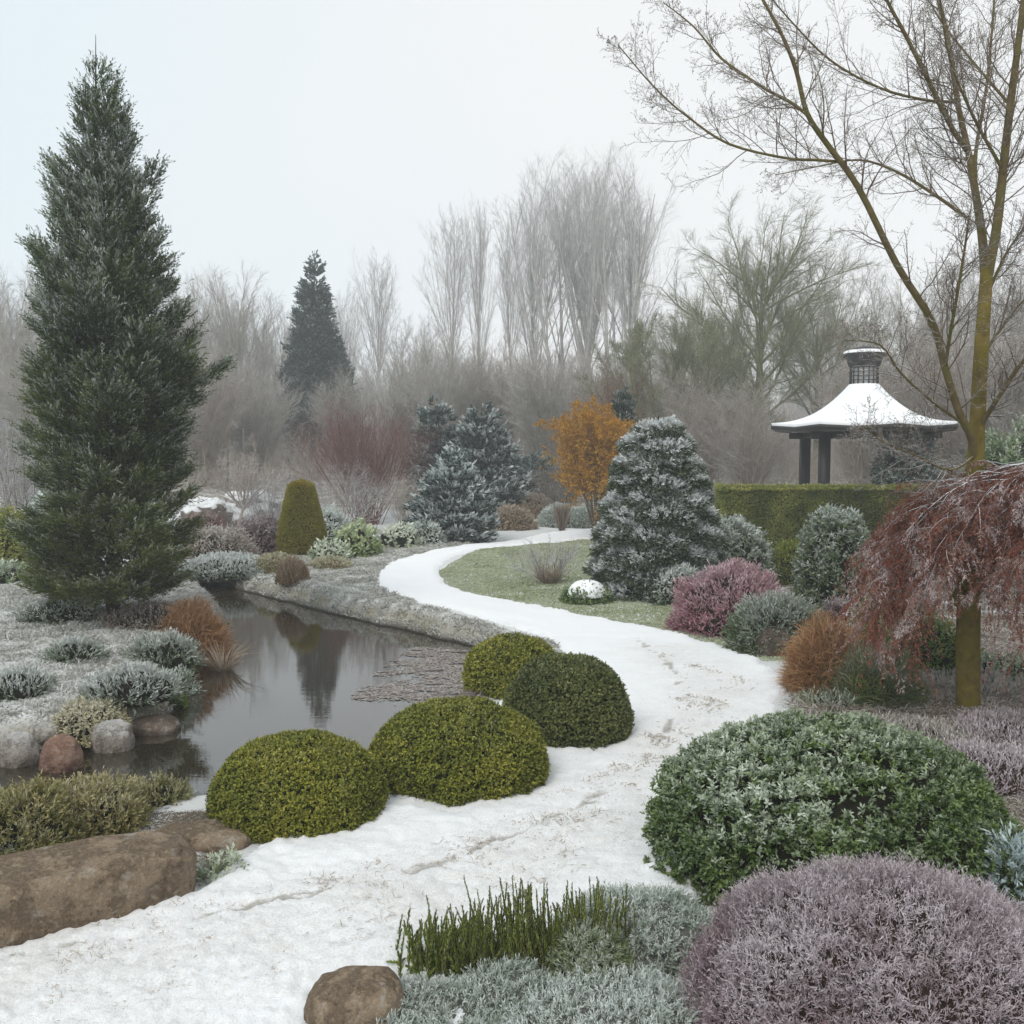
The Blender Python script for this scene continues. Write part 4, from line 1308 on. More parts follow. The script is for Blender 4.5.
# ------------------------------------------------------------------ right of the lawn
mound('round_frost_bush', 'rounded blue green frosted bush right of the snowy fir', 'shrub', 733, 515, 588, 88, 'frosty', lp=4.6, wp=1.8, cov=2.4, frost=(.0, .8, .3), sprig=7, spl=7, spa=.9, clump=5, lump=.12, lfreq=4, dr=.9)
mound('low_frost_bush', 'low grey frosted bush at the foot of the snowy fir', 'shrub', 678, 564, 606, 68, 'frosty', lp=4.2, wp=1.5, cov=2.4, frost=(.2, .7, .3), sprig=5, spl=9, lump=.2, dr=.8)
mound('lime_shrub', 'bright yellow green tuft between grey bush and pink heather', 'shrub', 690, 580, 599, 34, 'lime', lp=4.5, wp=1.6, cov=2.4, frost=(-.3, .3, .2), lump=.2)
mound('pink_heather', 'wide dusky pink heather beside the path', 'shrub', 732, 566, 636, 132, 'pink', lp=4.0, wp=1.3, cov=2.6, frost=(.05, .5, .25), sprig=5, spl=11, spa=.5, lump=.34, lfreq=2.6, dr=.8)
mound('grey_green_bush', 'grey green spreading bush in front of the pink heather', 'shrub', 777, 590, 656, 104, 'frosty', lp=4.6, wp=1.3, cov=2.4, frost=(-.02, .55, .3), sprig=5, spl=12, spa=.5, lump=.2, dr=.8)
mound('domed_frost_shrub', 'tall domed silver green shrub before the clipped hedge', 'shrub', 836, 500, 628, 86, 'frosty', lp=4.4, wp=1.7, cov=2.6, frost=(.0, .75, .25), sprig=6, spl=7, spa=.9, clump=4, lump=.08, dr=1.0, ck=.86, sq=.9)
mound('low_hedge_shrub', 'low yellow green shrub between grey bush and silver dome', 'shrub', 788, 543, 584, 60, 'hedge', lp=4.2, wp=1.6, cov=2.6, frost=(-.2, .3, .2), lump=.2)
mound('brown_heather', 'thin mauve brown heather at the foot of the silver dome', 'shrub', 842, 595, 640, 50, 'purple', lp=4.2, wp=1.2, cov=2, frost=(.1, .4, .3), sprig=5, spl=12, lump=.25)
boulder('mossy_stone', 'grey brown stone under the grey green bush at the path edge', 772, 628, 657, 34, 'rock_dark', seed=12, lump=.3)

# clipped hedge
hx0, hx1 = at_d(722, 500, 27.5)[0], at_d(960, 500, 27.5)[0]
HY, HZ = 27.5, at_d(800, 486, 27)[2]
root = thing('clipped_hedge', 'long clipped olive green hedge in front of the gazebo', 'hedge', ((hx0 + hx1) / 2, HY + .55, G(hx0, HY)))
rng = rng_()
hw_, hd, hh = (hx1 - hx0) / 2, .6, HZ - root.location.z
n = 95000
fa = rng.random(n)
u, v = rng.uniform(-1, 1, n), rng.random(n)
P = np.where((fa < .55)[:, None], np.stack([u * hw_, np.full(n, -hd), v * hh], 1),
    np.where((fa < .8)[:, None], np.stack([u * hw_, (v * 2 - 1) * hd, np.full(n, hh)], 1),
    np.where((fa < .9)[:, None], np.stack([np.sign(u) * hw_, (rng.uniform(-1, 1, n)) * hd, v * hh], 1), np.stack([u * hw_, np.full(n, hd), v * hh], 1))))
N = np.where((fa < .55)[:, None], [0, -1.0, 0], np.where((fa < .8)[:, None], [0, 0, 1.0], np.where((fa < .9)[:, None], xyz(np.sign(u), 0), [0, 1.0, 0])))
P = P - N * ((fbm(P * 2.2, 3, 5) * .17 + rng.random(n) * .07)[:, None])
D = nrm(N + rng.normal(size=(n, 3)) * .6 + [0, 0, .2])
mb = MB()
leaves(mb, P, D, rng.normal(size=(n, 3)) + N, .075 * (.6 + .8 * rng.random(n)), .04, np.clip(fbm(P * 1.7, 3, 8) * .9 + rng.random(n) * .4 - .15 + .25 * (P[:, 2] > hh - .15), 0, 1), np.clip((P[:, 2] > hh - .1) * .25 + .1 * rng.random(n), 0, 1))
mb.build('foliage', MATS['hedge'], root)
mb = MB()
def box(mb, c, h):
    c, h = np.array(c, float), np.array(h, float)
    V = c + np.array([[x, y, z] for x in (-1, 1) for y in (-1, 1) for z in (-1, 1)]) * h
    mb.add(V, [[0, 1, 3, 2], [4, 6, 7, 5], [0, 4, 5, 1], [2, 3, 7, 6], [0, 2, 6, 4], [1, 5, 7, 3]])
box(mb, (0, 0, hh / 2 - .1), (hw_ - .15, hd - .15, hh / 2 - .05))
mb.build('inner_branches', MATS['core_dark'], root)

# gazebo
GXc, GYc = at_d(863, 420, 32)[0], 32.0
gz = G(GXc, GYc)
root = thing('gazebo', 'dark timber gazebo with snow covered sweeping roof and little lantern', 'gazebo', (GXc, GYc, gz))
sc_ = 32 / F
ze = at_d(865, 427, 32)[2] - gz
zc = at_d(865, 386, 32)[2] - gz
na, nr = 64, 16
a = np.arange(na) * 2 * PI / na + PI / 8
corner = np.abs(np.cos(a * 4 - PI / 2 * 0))
seg = (a + PI / 8) % (PI / 4) - PI / 8
octr = math.cos(PI / 8) / np.cos(((a) % (PI / 4)) - PI / 8)
up = 1 - np.abs(((a % (PI / 4)) - PI / 8)) / (PI / 8)      # 1 mid-side, 0 at the corners
mb = MB()
k = np.linspace(0, 1, nr)
r = 3.08 + (.47 - 3.08) * k
zz = ze + (zc - ze) * (.22 * k + .78 * k ** 2.6)
Rr = r[:, None] * (octr[None] * (1 - k[:, None]) + k[:, None])
Zz = zz[:, None] + (1 - up)[None] * .07 * (1 - k[:, None]) ** 3
lip = np.stack([np.cos(a) * Rr[0] * .985, np.sin(a) * Rr[0] * .985, Zz[0] - .05], -1)
P = np.stack([np.cos(a) * Rr, np.sin(a) * Rr, Zz + .06], -1)
P = np.concatenate([lip[None], P])
i = np.arange((nr + 1) * na).reshape(nr + 1, na); j = np.roll(i, -1, 1)
mb.add(P, np.stack([i[:-1], j[:-1], j[1:], i[1:]], -1).reshape(-1, 4))
mb.build('roof_snow', MATS['snow'], root, smooth=True)
mb = MB()
P = np.stack([np.stack([np.cos(a) * Rr[0] * q, np.sin(a) * Rr[0] * q, Zz[0] * 1.0 + dz], -1) for q, dz in ((.975, -.02), (1.0, -.03), (1.0, -.14), (.93, -.17), (.85, -.2), (.5, .1), (.2, .3))])
i = np.arange(7 * na).reshape(7, na); j = np.roll(i, -1, 1)
mb.add(P, np.stack([i[:-1], i[1:], j[1:], j[:-1]], -1).reshape(-1, 4))
mb.build('eave', MATS['rim'], root)
px_l, px_f = at_d(805, 450, 33.2)[0] - GXc, at_d(824.5, 450, 30.8)[0] - GXc
for (xx, yy) in ((px_l, 1.2), (px_f, -1.2), (-px_l, 1.2), (-px_f, -1.2)):
    mb = MB()
    box(mb, (xx, yy, (ze - .18) / 2 - .1), (.15, .15, (ze - .18) / 2 + .1))
    box(mb, (xx, yy, .12), (.2, .2, .16))
    mb.build('post', MATS['post'], root)
mb = MB()
for s_ in (-1, 1):
    box(mb, (0, s_ * 1.2, ze - .28), (2.1, .08, .11))
for s_ in (-1, 1):
    box(mb, (s_ * (abs(px_l) + abs(px_f)) / 2, 0, ze - .27), (.08, 1.12, .09))
mb.build('beam', MATS['post'], root)
cz0, cz1 = zc + .03, at_d(865, 368, 32)[2] - gz
mb = MB()
P = np.array([[[math.cos(q) * .41, math.sin(q) * .41, z_] for q in np.arange(8) * PI / 4] for z_ in (cz0 - .1, cz1 + .38)])
i = np.arange(16).reshape(2, 8); j = np.roll(i, -1, 1)
mb.add(P, np.stack([i[:-1], j[:-1], j[1:], i[1:]], -1).reshape(-1, 4))
lan = mb.build('lantern', MATS['louvre'], root)
mb = MB()
for q in np.arange(16) * PI / 8:
    box(mb, (math.cos(q) * .44, math.sin(q) * .44, (cz0 + cz1) / 2), (.018, .018, (cz1 - cz0) / 2))
for z_ in np.linspace(cz0, cz1, 5):
    ring = np.array([[[math.cos(q) * rr, math.sin(q) * rr, z_ + dz] for q in np.arange(16) * PI / 8] for rr, dz in ((.43, 0), (.47, 0), (.47, .03), (.43, .03))])
    i = np.arange(64).reshape(4, 16); j = np.roll(i, -1, 1)
    mb.add(ring, np.stack([i[:-1], j[:-1], j[1:], i[1:]], -1).reshape(-1, 4))
mb.build('louvre', MATS['rim'], lan)
mb = MB()
for zz0, zz1, r0, r1 in ((cz1 + .06, cz1 + .32, .50, .58),):
    P = np.array([[[math.cos(q) * rr, math.sin(q) * rr, z_] for q in np.arange(16) * PI / 8] for rr, z_ in ((.45, zz0), (r0, zz0), (r1, zz1), (.72, zz1 + .04), (.75, zz1 + .10), (.5, zz1 + .3), (.02, zz1 + .42))])
    i = np.arange(7 * 16).reshape(7, 16); j = np.roll(i, -1, 1)
    mb.add(P, np.stack([i[:-1], j[:-1], j[1:], i[1:]], -1).reshape(-1, 4))
mb.build('lantern_roof', MATS['post'], root)
mb = MB()
z1_ = cz1 + .34
P = np.array([[[math.cos(q) * rr, math.sin(q) * rr, z_] for q in np.arange(16) * PI / 8] for rr, z_ in ((.68, z1_ + .13), (.66, z1_ + .21), (.4, z1_ + .29), (.02, z1_ + .36))])
i = np.arange(64).reshape(4, 16); j = np.roll(i, -1, 1)
mb.add(P, np.stack([i[:-1], j[:-1], j[1:], i[1:]], -1).reshape(-1, 4))
mb.build('snow_cap', MATS['snow'], root, smooth=True)

mound('dark_evergreen', 'dark evergreen bush hiding the right side of the gazebo', 'shrub', 905, 434, 530, 90, 'blue_fir', Y=30.3, lp=5, wp=1.6, cov=1.8, frost=(-.15, .5, .3), sprig=5, spl=14, lump=.25, cbias=-.3)
mound('dark_evergreen', 'dark evergreen bush behind the red maple at the right edge', 'shrub', 1010, 420, 560, 110, 'evergreen', Y=24, lp=5, wp=1.6, cov=1.8, frost=(-.1, .5, .3), sprig=5, spl=14, lump=.25)
root = thing('teal_shelter', 'small teal tarpaulin mound far off right of the spruce', 'shelter', (at_d(235, 425, 56)[0], 56, G(-16, 56) + .0))
mb = MB()
zt = at_d(235, 416, 56)[2] - root.location.z
E, A_ = np.meshgrid(np.linspace(0, PI / 2, 8), np.arange(20) * 2 * PI / 20, indexing='ij')
p = np.stack([np.cos(A_) * np.cos(E) * .95, np.sin(A_) * np.cos(E) * 1.2, zt - .75 + .75 * np.sin(E) ** 1.2 + .15 * np.cos(A_ - .5)], -1)
i = np.arange(160).reshape(8, 20); j = np.roll(i, -1, 1)
mb.add(p, np.stack([i[:-1], j[:-1], j[1:], i[1:]], -1).reshape(-1, 4))
mb.build('cover', MATS['teal'], root, smooth=True)
for sx in (-.7, .7):
    for sy_ in (-.8, .8):
        mb = MB(); box(mb, (sx, sy_, (zt - .7) / 2), (.05, .05, (zt - .7) / 2)); mb.build('post', MATS['bark_grey'], root)
# ------------------------------------------------------------------ clipped domes in the snow
for px, yt, yb, w, mat, lab in [
    (512, 634, 697, 100, 'box', 'clipped yellow green dome furthest up the path, partly behind another'),
    (567, 652, 748, 130, 'box_dark', 'dark green clipped dome nearest the middle of the path'),
    (458, 700, 801, 184, 'box', 'widest clipped green dome, between two others at the pond edge'),
    (298, 733, 836, 176, 'box', 'bright green clipped dome at the left end beside the stones')]:
    mound('clipped_dome', lab, 'topiary', px, yt, yb, w, mat, lp=3.1, wp=1.9, cov=5.5, lump=.07, lfreq=3.5, depth=.10, outw=.8, upw=.35, rnd=.6,
          frost=(-.15, .22, .25), sprig=5, spl=4, spa=1.0, sq=.97, lift=.32, ck=.93, dr=.92, group='clipped domes beside the path', zmin=-.02, sink=.02, fsc=9)

# ------------------------------------------------------------------ left bank
mound('yellow_bush', 'yellow green bush at the left edge behind the spruce', 'shrub', 8, 506, 560, 76, 'hedge', Y=22, lp=4.5, wp=1.8, cov=2.6, frost=(-.2, .4, .3), sprig=5, spl=9, lump=.18, cbias=.3)
mound('dark_low_bush', 'dark frosted low bush under the yellow bush at left edge', 'shrub', 10, 560, 584, 60, 'evergreen', lp=4.5, wp=1.8, cov=2.2, frost=(.1, .6, .3), sprig=5, spl=9, lump=.2)
twiggy('rime_bush', 'tangled rimed branches filling the left edge behind the yellow bush', 'shrub', 12, 385, 530, 120, 'bark_rime', stems=34, n2=7, n3=6, n4=4, spread=1.3, r0=.02, trop=.0, Y=28, thick=1.6, wob=.2)
mound('snow_bank', 'snow laden low hedge left of the spruce', 'shrub', 45, 494, 530, 60, 'silver', Y=25.5, lp=4, wp=2, cov=2.2, frost=(.6, .5, .2), sprig=4, spl=8, lump=.2)
mound('orange_grass_clump', 'orange grass clump leaning over the pond below the spruce', 'grass clump', 190, 598, 642, 74, 'orange_grass', Y=15.1, lp=16, wp=.75, cov=3.2, blade=True, droop=.35, outw=.75, upw=.8, rnd=.45, depth=.6, frost=(.0, .4, .35), lump=.25, lfreq=3, zmin=-.1, corem='core_brown', ck=.55)
mound('orange_grass_mat', 'brown dry skirt of leaves under the spruce', 'shrub', 150, 603, 628, 110, 'brown', lp=4, wp=1.3, cov=1.6, frost=(.0, .4, .3), lump=.3, sprig=4, spl=8)
mound('frost_mat', 'frosted skirt plant left of the spruce trunk', 'shrub', 62, 592, 622, 80, 'frosty', lp=4, wp=1.3, cov=1.6, frost=(.1, .6, .3), lump=.3, sprig=4, spl=8, cbias=-.2)
S = dict(lp=5, wp=1.4, sprig=6, spl=11, spa=.55, lump=.28, lfreq=3, cov=1.9)
mound('hebe_bush', 'small blue green frosted bush alone on the white grass', 'shrub', 76, 636, 676, 60, 'frosty', Y=13.2, frost=(.05, .6, .3), **S)
mound('hebe_bush', 'green frosted bush at water edge below the orange grass', 'shrub', 162, 630, 668, 78, 'frosty', Y=13.6, frost=(.05, .6, .35), **S)
mound('hebe_bush', 'large spreading frosted bush above the flat bank stones', 'shrub', 130, 666, 722, 100, 'frosty', Y=11.5, frost=(.1, .7, .35), **S)
mound('hebe_bush', 'grey green frosted bush cut by the left edge', 'shrub', 16, 668, 726, 84, 'frosty', Y=11.6, frost=(.15, .7, .3), **S)
mound('frost_cushion', 'creamy yellow frosted cushion between round stones and bush', 'shrub', 86, 698, 740, 80, 'olive', Y=10.7, lp=4, wp=1.8, cov=2.4, frost=(.25, .6, .3), sprig=5, spl=8, lump=.25, cbias=.2)
mound('lime_shrub', 'little bright green shrub at the tip of the left bank', 'shrub', 170, 688, 714, 30, 'lime', lp=4, wp=1.6, cov=2.2, frost=(.0, .6, .3), lump=.2)
mound('frost_cushion', 'white rimed twigs trailing to the water right of the bush', 'shrub', 180, 668, 700, 40, 'silver', lp=5, wp=1.1, cov=1.2, frost=(.2, .5, .3), sprig=5, spl=12, lump=.3, corem=None)
boulder('round_stone', 'snow dusted round grey stone at the left water edge', 18, 731, 759, 40, 'rock_frost', sq=1.0, seed=2, Y=10.0, dr=.9)
boulder('round_stone', 'bare reddish brown round stone at the left water edge', 61, 734, 762, 42, 'rock_red', sq=1.0, seed=3, Y=9.85, dr=.9)
boulder('round_stone', 'small frosted stone behind the reddish brown one', 48, 722, 740, 28, 'rock_frost', sq=.9, seed=4, Y=10.5, dr=.9)
boulder('flat_stone', 'flat brown stone at the tip of the left bank', 150, 718, 735, 56, 'rock_dark', sq=.7, seed=6, Y=11.2, dr=.7, lump=.2)
boulder('flat_stone', 'frosted brown stone between cushion and flat stone', 112, 720, 742, 40, 'rock_frost', sq=.8, seed=7, Y=10.5, dr=.8, lump=.2)

# ------------------------------------------------------------------ near left corner
boulder('long_stone', 'long brown stone block at the left edge of the path', 28, 864, 945, 316, 'rock_brown', dr=.31, sq=.36, lump=.12, rz=.56, Y=5.75, seed=21, sink=.08)
boulder('low_stone', 'low smooth brown stone behind the end of the long block', 203, 826, 862, 108, 'rock_brown', dr=.5, sq=.65, lump=.10, Y=7.1, seed=22, sink=.15)
boulder('low_stone', 'small brown stone tucked between low stone and clipped dome', 192, 810, 832, 50, 'rock_red', dr=.7, sq=.7, Y=7.7, seed=23)
J = dict(lp=4.5, wp=1.4, sprig=10, spl=15, spa=.6, clump=12, lump=.25, lfreq=3, cov=3.2, upw=.5)
mound('juniper', 'olive juniper with frosted tips against the left edge', 'shrub', 20, 783, 884, 136, 'olive', frost=(-.15, .35, .3), Y=6.9, cbias=-.05, **J)
mound('juniper', 'tan tipped juniper in the middle of the left corner', 'shrub', 88, 776, 858, 120, 'olive', frost=(-.1, .35, .3), Y=7.35, cbias=.1, **J)
mound('juniper', 'green juniper shoots at the right end above the low stone', 'shrub', 150, 780, 838, 76, 'olive', frost=(-.1, .35, .3), Y=7.9, cbias=-.1, **J)
mound('juniper', 'dark green low juniper behind the long stone at the left edge', 'shrub', 10, 832, 892, 60, 'evergreen', frost=(.1, .5, .3), Y=6.7, **J)
mound('rockery_plant', 'tiny frosted leafy plant at the foot of the low stone', 'shrub', 222, 853, 884, 52, 'pale_green', lp=6, wp=2.6, cov=1.3, frost=(.1, .6, .4), sprig=5, spl=9, lump=.4, corem=None, cbias=-.2)
fan('dead_grass', 'dry tan grass wisps in the bottom left corner', 'grass clump', 24, 1004, 1030, 60, 'tan_grass', 600, wp=1, lean=1.5, droop=.5, frost=(.2, .4), baser=.6, Y=5.0)

# ------------------------------------------------------------------ foreground bed
boulder('bed_stone', 'rounded tan stone left of the silver plants at the bottom', 355, 976, 1045, 100, 'rock_brown', dr=.8, sq=.7, Y=4.8, seed=31, lump=.14, sink=.12)
boulder('bed_stone', 'low stone just breaking the bottom edge of the photo', 270, 1012, 1040, 70, 'rock_brown', dr=.8, sq=.7, Y=4.8, seed=32, sink=.05)
boulder('bed_stone', 'brown stone between spiky plant and the large evergreen', 634, 878, 915, 56, 'rock_red', dr=.8, sq=.7, Y=6.7, seed=33, sink=.05)

def silver_extra(*a): pass
SV = dict(lp=4.6, wp=1.15, sprig=12, spl=13, spa=.75, clump=9, lump=.18, lfreq=4, cov=3.6, upw=.4, ck=.88, corem='core_grey')
mound('silver_bush', 'silver frosted feathery plant at the bottom centre, before the spikes', 'shrub', 430, 1000, 1060, 200, 'silver', frost=(.15, .5, .35), Y=4.75, cbias=-.1, **SV)
mound('silver_bush', 'silver frosted feathery plant right of the spiky green stems', 'shrub', 640, 895, 1030, 190, 'silver', frost=(.1, .5, .35), Y=5.5, cbias=-.1, **SV)
mound('silver_bush', 'small silver frosted tuft at the foot of the spiky stems', 'shrub', 505, 966, 1030, 120, 'silver', frost=(.15, .5, .35), Y=4.95, **SV)
mound('silver_bush', 'white frosted low plant in front of the purple heather', 'shrub', 610, 985, 1060, 240, 'silver', frost=(.3, .5, .3), Y=4.7, **SV)
mound('green_feather_bush', 'green feathery bush among the silver plants behind the spikes', 'shrub', 590, 925, 1000, 100, 'green_grass', frost=(.0, .45, .4), Y=5.1, **{**SV, 'corem': 'core_dark'})

# spiky upright green plant: stems with short needles
rng = rng_()
Y0 = 5.3
x0, z0 = at_d(520, 985, Y0)[0], 0.0
root = thing('spiky_plant', 'upright spiky green plant with dark tipped stems at the bottom', 'plant', (x0, Y0, G(x0, Y0)))
prof = [(394, 912), (420, 905), (455, 915), (485, 885), (515, 872), (545, 882), (575, 876), (610, 872), (628, 864), (642, 880)]
P, T, SR = [], [], []
for k in range(950):
    px = rng.uniform(396, 640) if k % 3 else rng.uniform(396, 480)
    edge = min(px - 396, 640 - px)
    if edge < 45 and rng.random() > .2 + edge / 55: continue
    yt = np.interp(px, [p[0] for p in prof], [p[1] for p in prof]) + rng.random() ** .75 * 72 - (26 * rng.random() if k % 9 == 0 else 0) + max(0, 14 - edge * .4) * rng.random() * 3
    Yk = Y0 + rng.uniform(-.22, .22)
    P.append(at_d(px + rng.normal() * 4, 1000, Yk)); T.append(at_d(px + rng.normal() * 8, yt, Yk))
P, T = np.array(P), np.array(T)
P[:, 2] = .02
P -= np.array(root.location); T -= np.array(root.location)
mid = (P + T) / 2 + rng.normal(size=P.shape) * .012
pts = np.stack([P, P * .5 + mid * .5 + rng.normal(size=P.shape) * .004, mid, mid * .5 + T * .5, T], 1)
ms = MB()
tubes(ms, pts, np.tile([.0045, .004, .0038, .003, .0012], (len(P), 1)), 4)
ms.build('stems', plain('stem_dark', (.06, .05, .03), .8), root)
k = 90
ns = len(P)
b_ = np.repeat(np.arange(ns), k)
u = np.tile((np.arange(k) + .5) / k, ns) * .97 + rng.random(ns * k) * .02
i = np.minimum((u * 4).astype(int), 3)
PP = pts[b_, i] + (pts[b_, i + 1] - pts[b_, i]) * (u * 4 - i)[:, None]
ax_ = nrm(pts[b_, i + 1] - pts[b_, i])
q = nrm(rng.normal(size=(ns * k, 3)) * [1, 1, .3])
D = nrm(ax_ * 1.0 + q * (.75 - .3 * u)[:, None])
ml = MB()
leaves(ml, PP, D, q + .01, .030 * (1.3 - .75 * u) * (.7 + .6 * rng.random(ns * k)), .0085, np.clip(rng.random(ns)[b_] * .6 + rng.random(ns * k) * .4 - .5 * (u > .9), 0, 1), np.clip(.1 * rng.random(ns * k) + .45 * (rng.random(ns)[b_] > .8) + .5 * (u > .92), 0, 1))
ml.build('needles', MATS['spike'], root)

# large evergreen at the right: lumpy shoots each ending in a whorl
E_ = dict(lump=.16, lfreq=4)
mound('large_evergreen', 'large glossy evergreen bush with frosted shoots in the right foreground', 'shrub', 828, 718, 940, 366, 'evergreen', Y=6.75, dr=.9,
      lp=4.6, wp=2.0, cov=5.0, sprig=12, spl=8, spa=.95, clump=10, lump=.10, lfreq=5, depth=.10, frost=(-.40, .85, .42), outw=.9, upw=.4, fsc=1.3, ck=.88, lift=.2, sq=.95)
for px, yb, yt in ((692, 790, 750), (751, 748, 722), (668, 800, 780)):
    rng = rng_()
    p0, p1 = at_d(px, yb, 7.0), at_d(px, yt, 7.0)
    mb = MB()
    tubes(mb, np.array([p0 - [0, 0, .3], p0, p1]), [.008, .007, .005], 5)
    n = 60
    u = rng.random((n, 1))
    leaves(mb, p0 + (p1 - p0) * u - [0, 0, .03], nrm(rng.normal(size=(n, 3)) + [0, 0, 1.2]), rng.normal(size=(n, 3)), .05, .014, rng.random(n), rng.random(n) * .6)
    par = [o_ for o_ in bpy.data.objects if o_.name.startswith('large_evergreen')][0]
    o_ = mb.build('shoot', MATS['evergreen'], par, loc=par.location)
mound('purple_heather', 'broad purple grey frosted heather filling the bottom right corner', 'shrub', 895, 878, 1100, 440, 'heather', Y=4.75, dr=.85,
      lp=4.6, wp=1.0, cov=3.0, sprig=10, spl=20, spa=.65, lump=.12, lfreq=5, depth=.16, frost=(.0, .6, .45), outw=.9, upw=.25, rnd=1.0, fsc=3.5, corem='core_brown', ck=.88, sq=.9)
mound('ice_plant', 'pale ice blue leafy plant at the right edge between heather and evergreen', 'shrub', 1012, 830, 890, 80, 'ice_blue', Y=5.9, lp=9, wp=2.2, cov=1.6, sprig=8, spl=20, spa=.5, frost=(.2, .5, .3), lump=.3, corem=None)

# ------------------------------------------------------------------ right bed
mound('orange_grass_clump', 'large orange brown grass clump overhanging the right path edge', 'grass clump', 828, 614, 714, 92, 'orange_grass', Y=11.3, lp=16, wp=.75, cov=3.2, blade=True, droop=.35, outw=.75, upw=.8, rnd=.45, depth=.6, frost=(.0, .4, .35), lump=.25, lfreq=3, zmin=-.1, corem='core_brown', ck=.55)
mound('green_grass_clump', 'grey green grass clump in front of the slim sapling', 'grass clump', 874, 640, 705, 104, 'green_grass', Y=11.0, lp=16, wp=.75, cov=3.2, blade=True, droop=.35, outw=.75, upw=.8, rnd=.45, depth=.6, frost=(.0, .4, .35), lump=.25, lfreq=3, zmin=-.1, corem='core_brown', ck=.55)
mound('green_shrub', 'bright green leafy shrub under the hanging red maple', 'shrub', 925, 612, 690, 110, 'lime', Y=12.3, lp=4.5, wp=1.8, cov=1.9, frost=(-.2, .4, .3), sprig=6, spl=13, lump=.25, cbias=-.25)
mound('dark_shrub', 'dark shadowy evergreen with a little snow at the right edge', 'shrub', 1010, 655, 705, 90, 'evergreen', Y=12, lp=5, wp=2, cov=2, frost=(-.2, .6, .2), sprig=6, spl=10, lump=.2)
mound('olive_shrub', 'olive feathery shrub behind the orange grass', 'shrub', 893, 590, 660, 90, 'olive', Y=13.6, lp=5, wp=1.4, cov=1.7, frost=(-.1, .5, .3), sprig=6, spl=15, lump=.25)
twiggy('slim_stake', 'thin frosted sapling beside the yellow trunk', 'plant', 899, 630, 690, 30, 'bark_rime', stems=4, n2=5, n3=4, n4=0, spread=.8, r0=.012, Y=11.2, thick=1.2)
# low heather mats covering the bed
HM = dict(lp=5, wp=1.1, sprig=6, spl=14, spa=.6, lump=.3, lfreq=4, cov=1.8, corem='core_brown')
for px, yt, yb, w, Y, mat, lab in [
    (880, 694, 730, 120, 11.2, 'tan_grass', 'straw coloured mat of dry plants in front of the green grass clump'),
    (975, 690, 730, 120, 11.4, 'brown', 'brown frosted mat of dry plants right behind the yellow trunk foot'),
    (915, 724, 770, 150, 9.4, 'brown', 'grey brown dry mat left of the yellow trunk foot'),
    (1020, 722, 780, 130, 9.4, 'heather', 'mauve brown dry mat right of the yellow trunk foot'),
    (990, 748, 840, 150, 8.3, 'heather', 'grey mauve rimed mat behind the large evergreen at the right edge'),
    (832, 690, 716, 70, 10.8, 'green_grass', 'green and straw mat at the end of the orange grass')]:
    mound('dry_mat', lab, 'shrub', px, yt, yb, w, mat, Y=Y, frost=(.15, .5, .3), **HM)

# ------------------------------------------------------------------ foreground bare tree
rng = rng_()
TY = 10.4
tx, tz = at_d(967, 725, TY)[0], 0
root = thing('bare_birch', 'leafless tree with yellow green mossy trunk at the right', 'tree', (tx, TY, G(tx, TY)))
loc = np.array(root.location)
def limb(pts, rad):
    """pts: (px, py, depth)"""
    p = np.array([at_d(a_, b_, TY + c_) for a_, b_, c_ in pts]) - loc
    q = [p[0]]
    r = [rad[0]]
    n = len(p)
    rad = np.interp(np.linspace(0, 1, n), np.linspace(0, 1, len(rad)), rad)
    pe = np.concatenate([[2 * p[0] - p[1]], p, [2 * p[-1] - p[-2]]])
    for i in range(1, n):
        for t_ in np.linspace(0, 1, 5)[1:]:
            a0, a1, a2, a3 = pe[i - 1], pe[i], pe[i + 1], pe[i + 2]
            q.append(.5 * ((2 * a1) + (-a0 + a2) * t_ + (2 * a0 - 5 * a1 + 4 * a2 - a3) * t_ ** 2 + (-a0 + 3 * a1 - 3 * a2 + a3) * t_ ** 3))
            r.append(rad[i - 1] * (1 - t_) + rad[i] * t_)
    return np.array(q), np.array(r)
px1 = TY / F * .9
tr, br = MB(), MB()
L0, R0 = limb([(967, 738, 0), (968, 700, 0), (968, 640, 0), (970, 570, 0), (974, 500, 0), (977, 430, 0), (982, 340, 0), (987, 268, 0)], [16.5 * px1, 13 * px1, 12.9 * px1, 12.2 * px1, 10 * px1, 8.4 * px1, 7.6 * px1, 6.5 * px1])
tubes(tr, L0, R0, 14)
K1, K1r = limb([(958, 600, -.02), (962, 596, -.1), (966, 594, -.16)], [.10, .09, .04])
tubes(tr, K1, K1r, 8)
tr.build('trunk', MATS['bark_trunk'], root, smooth=True)
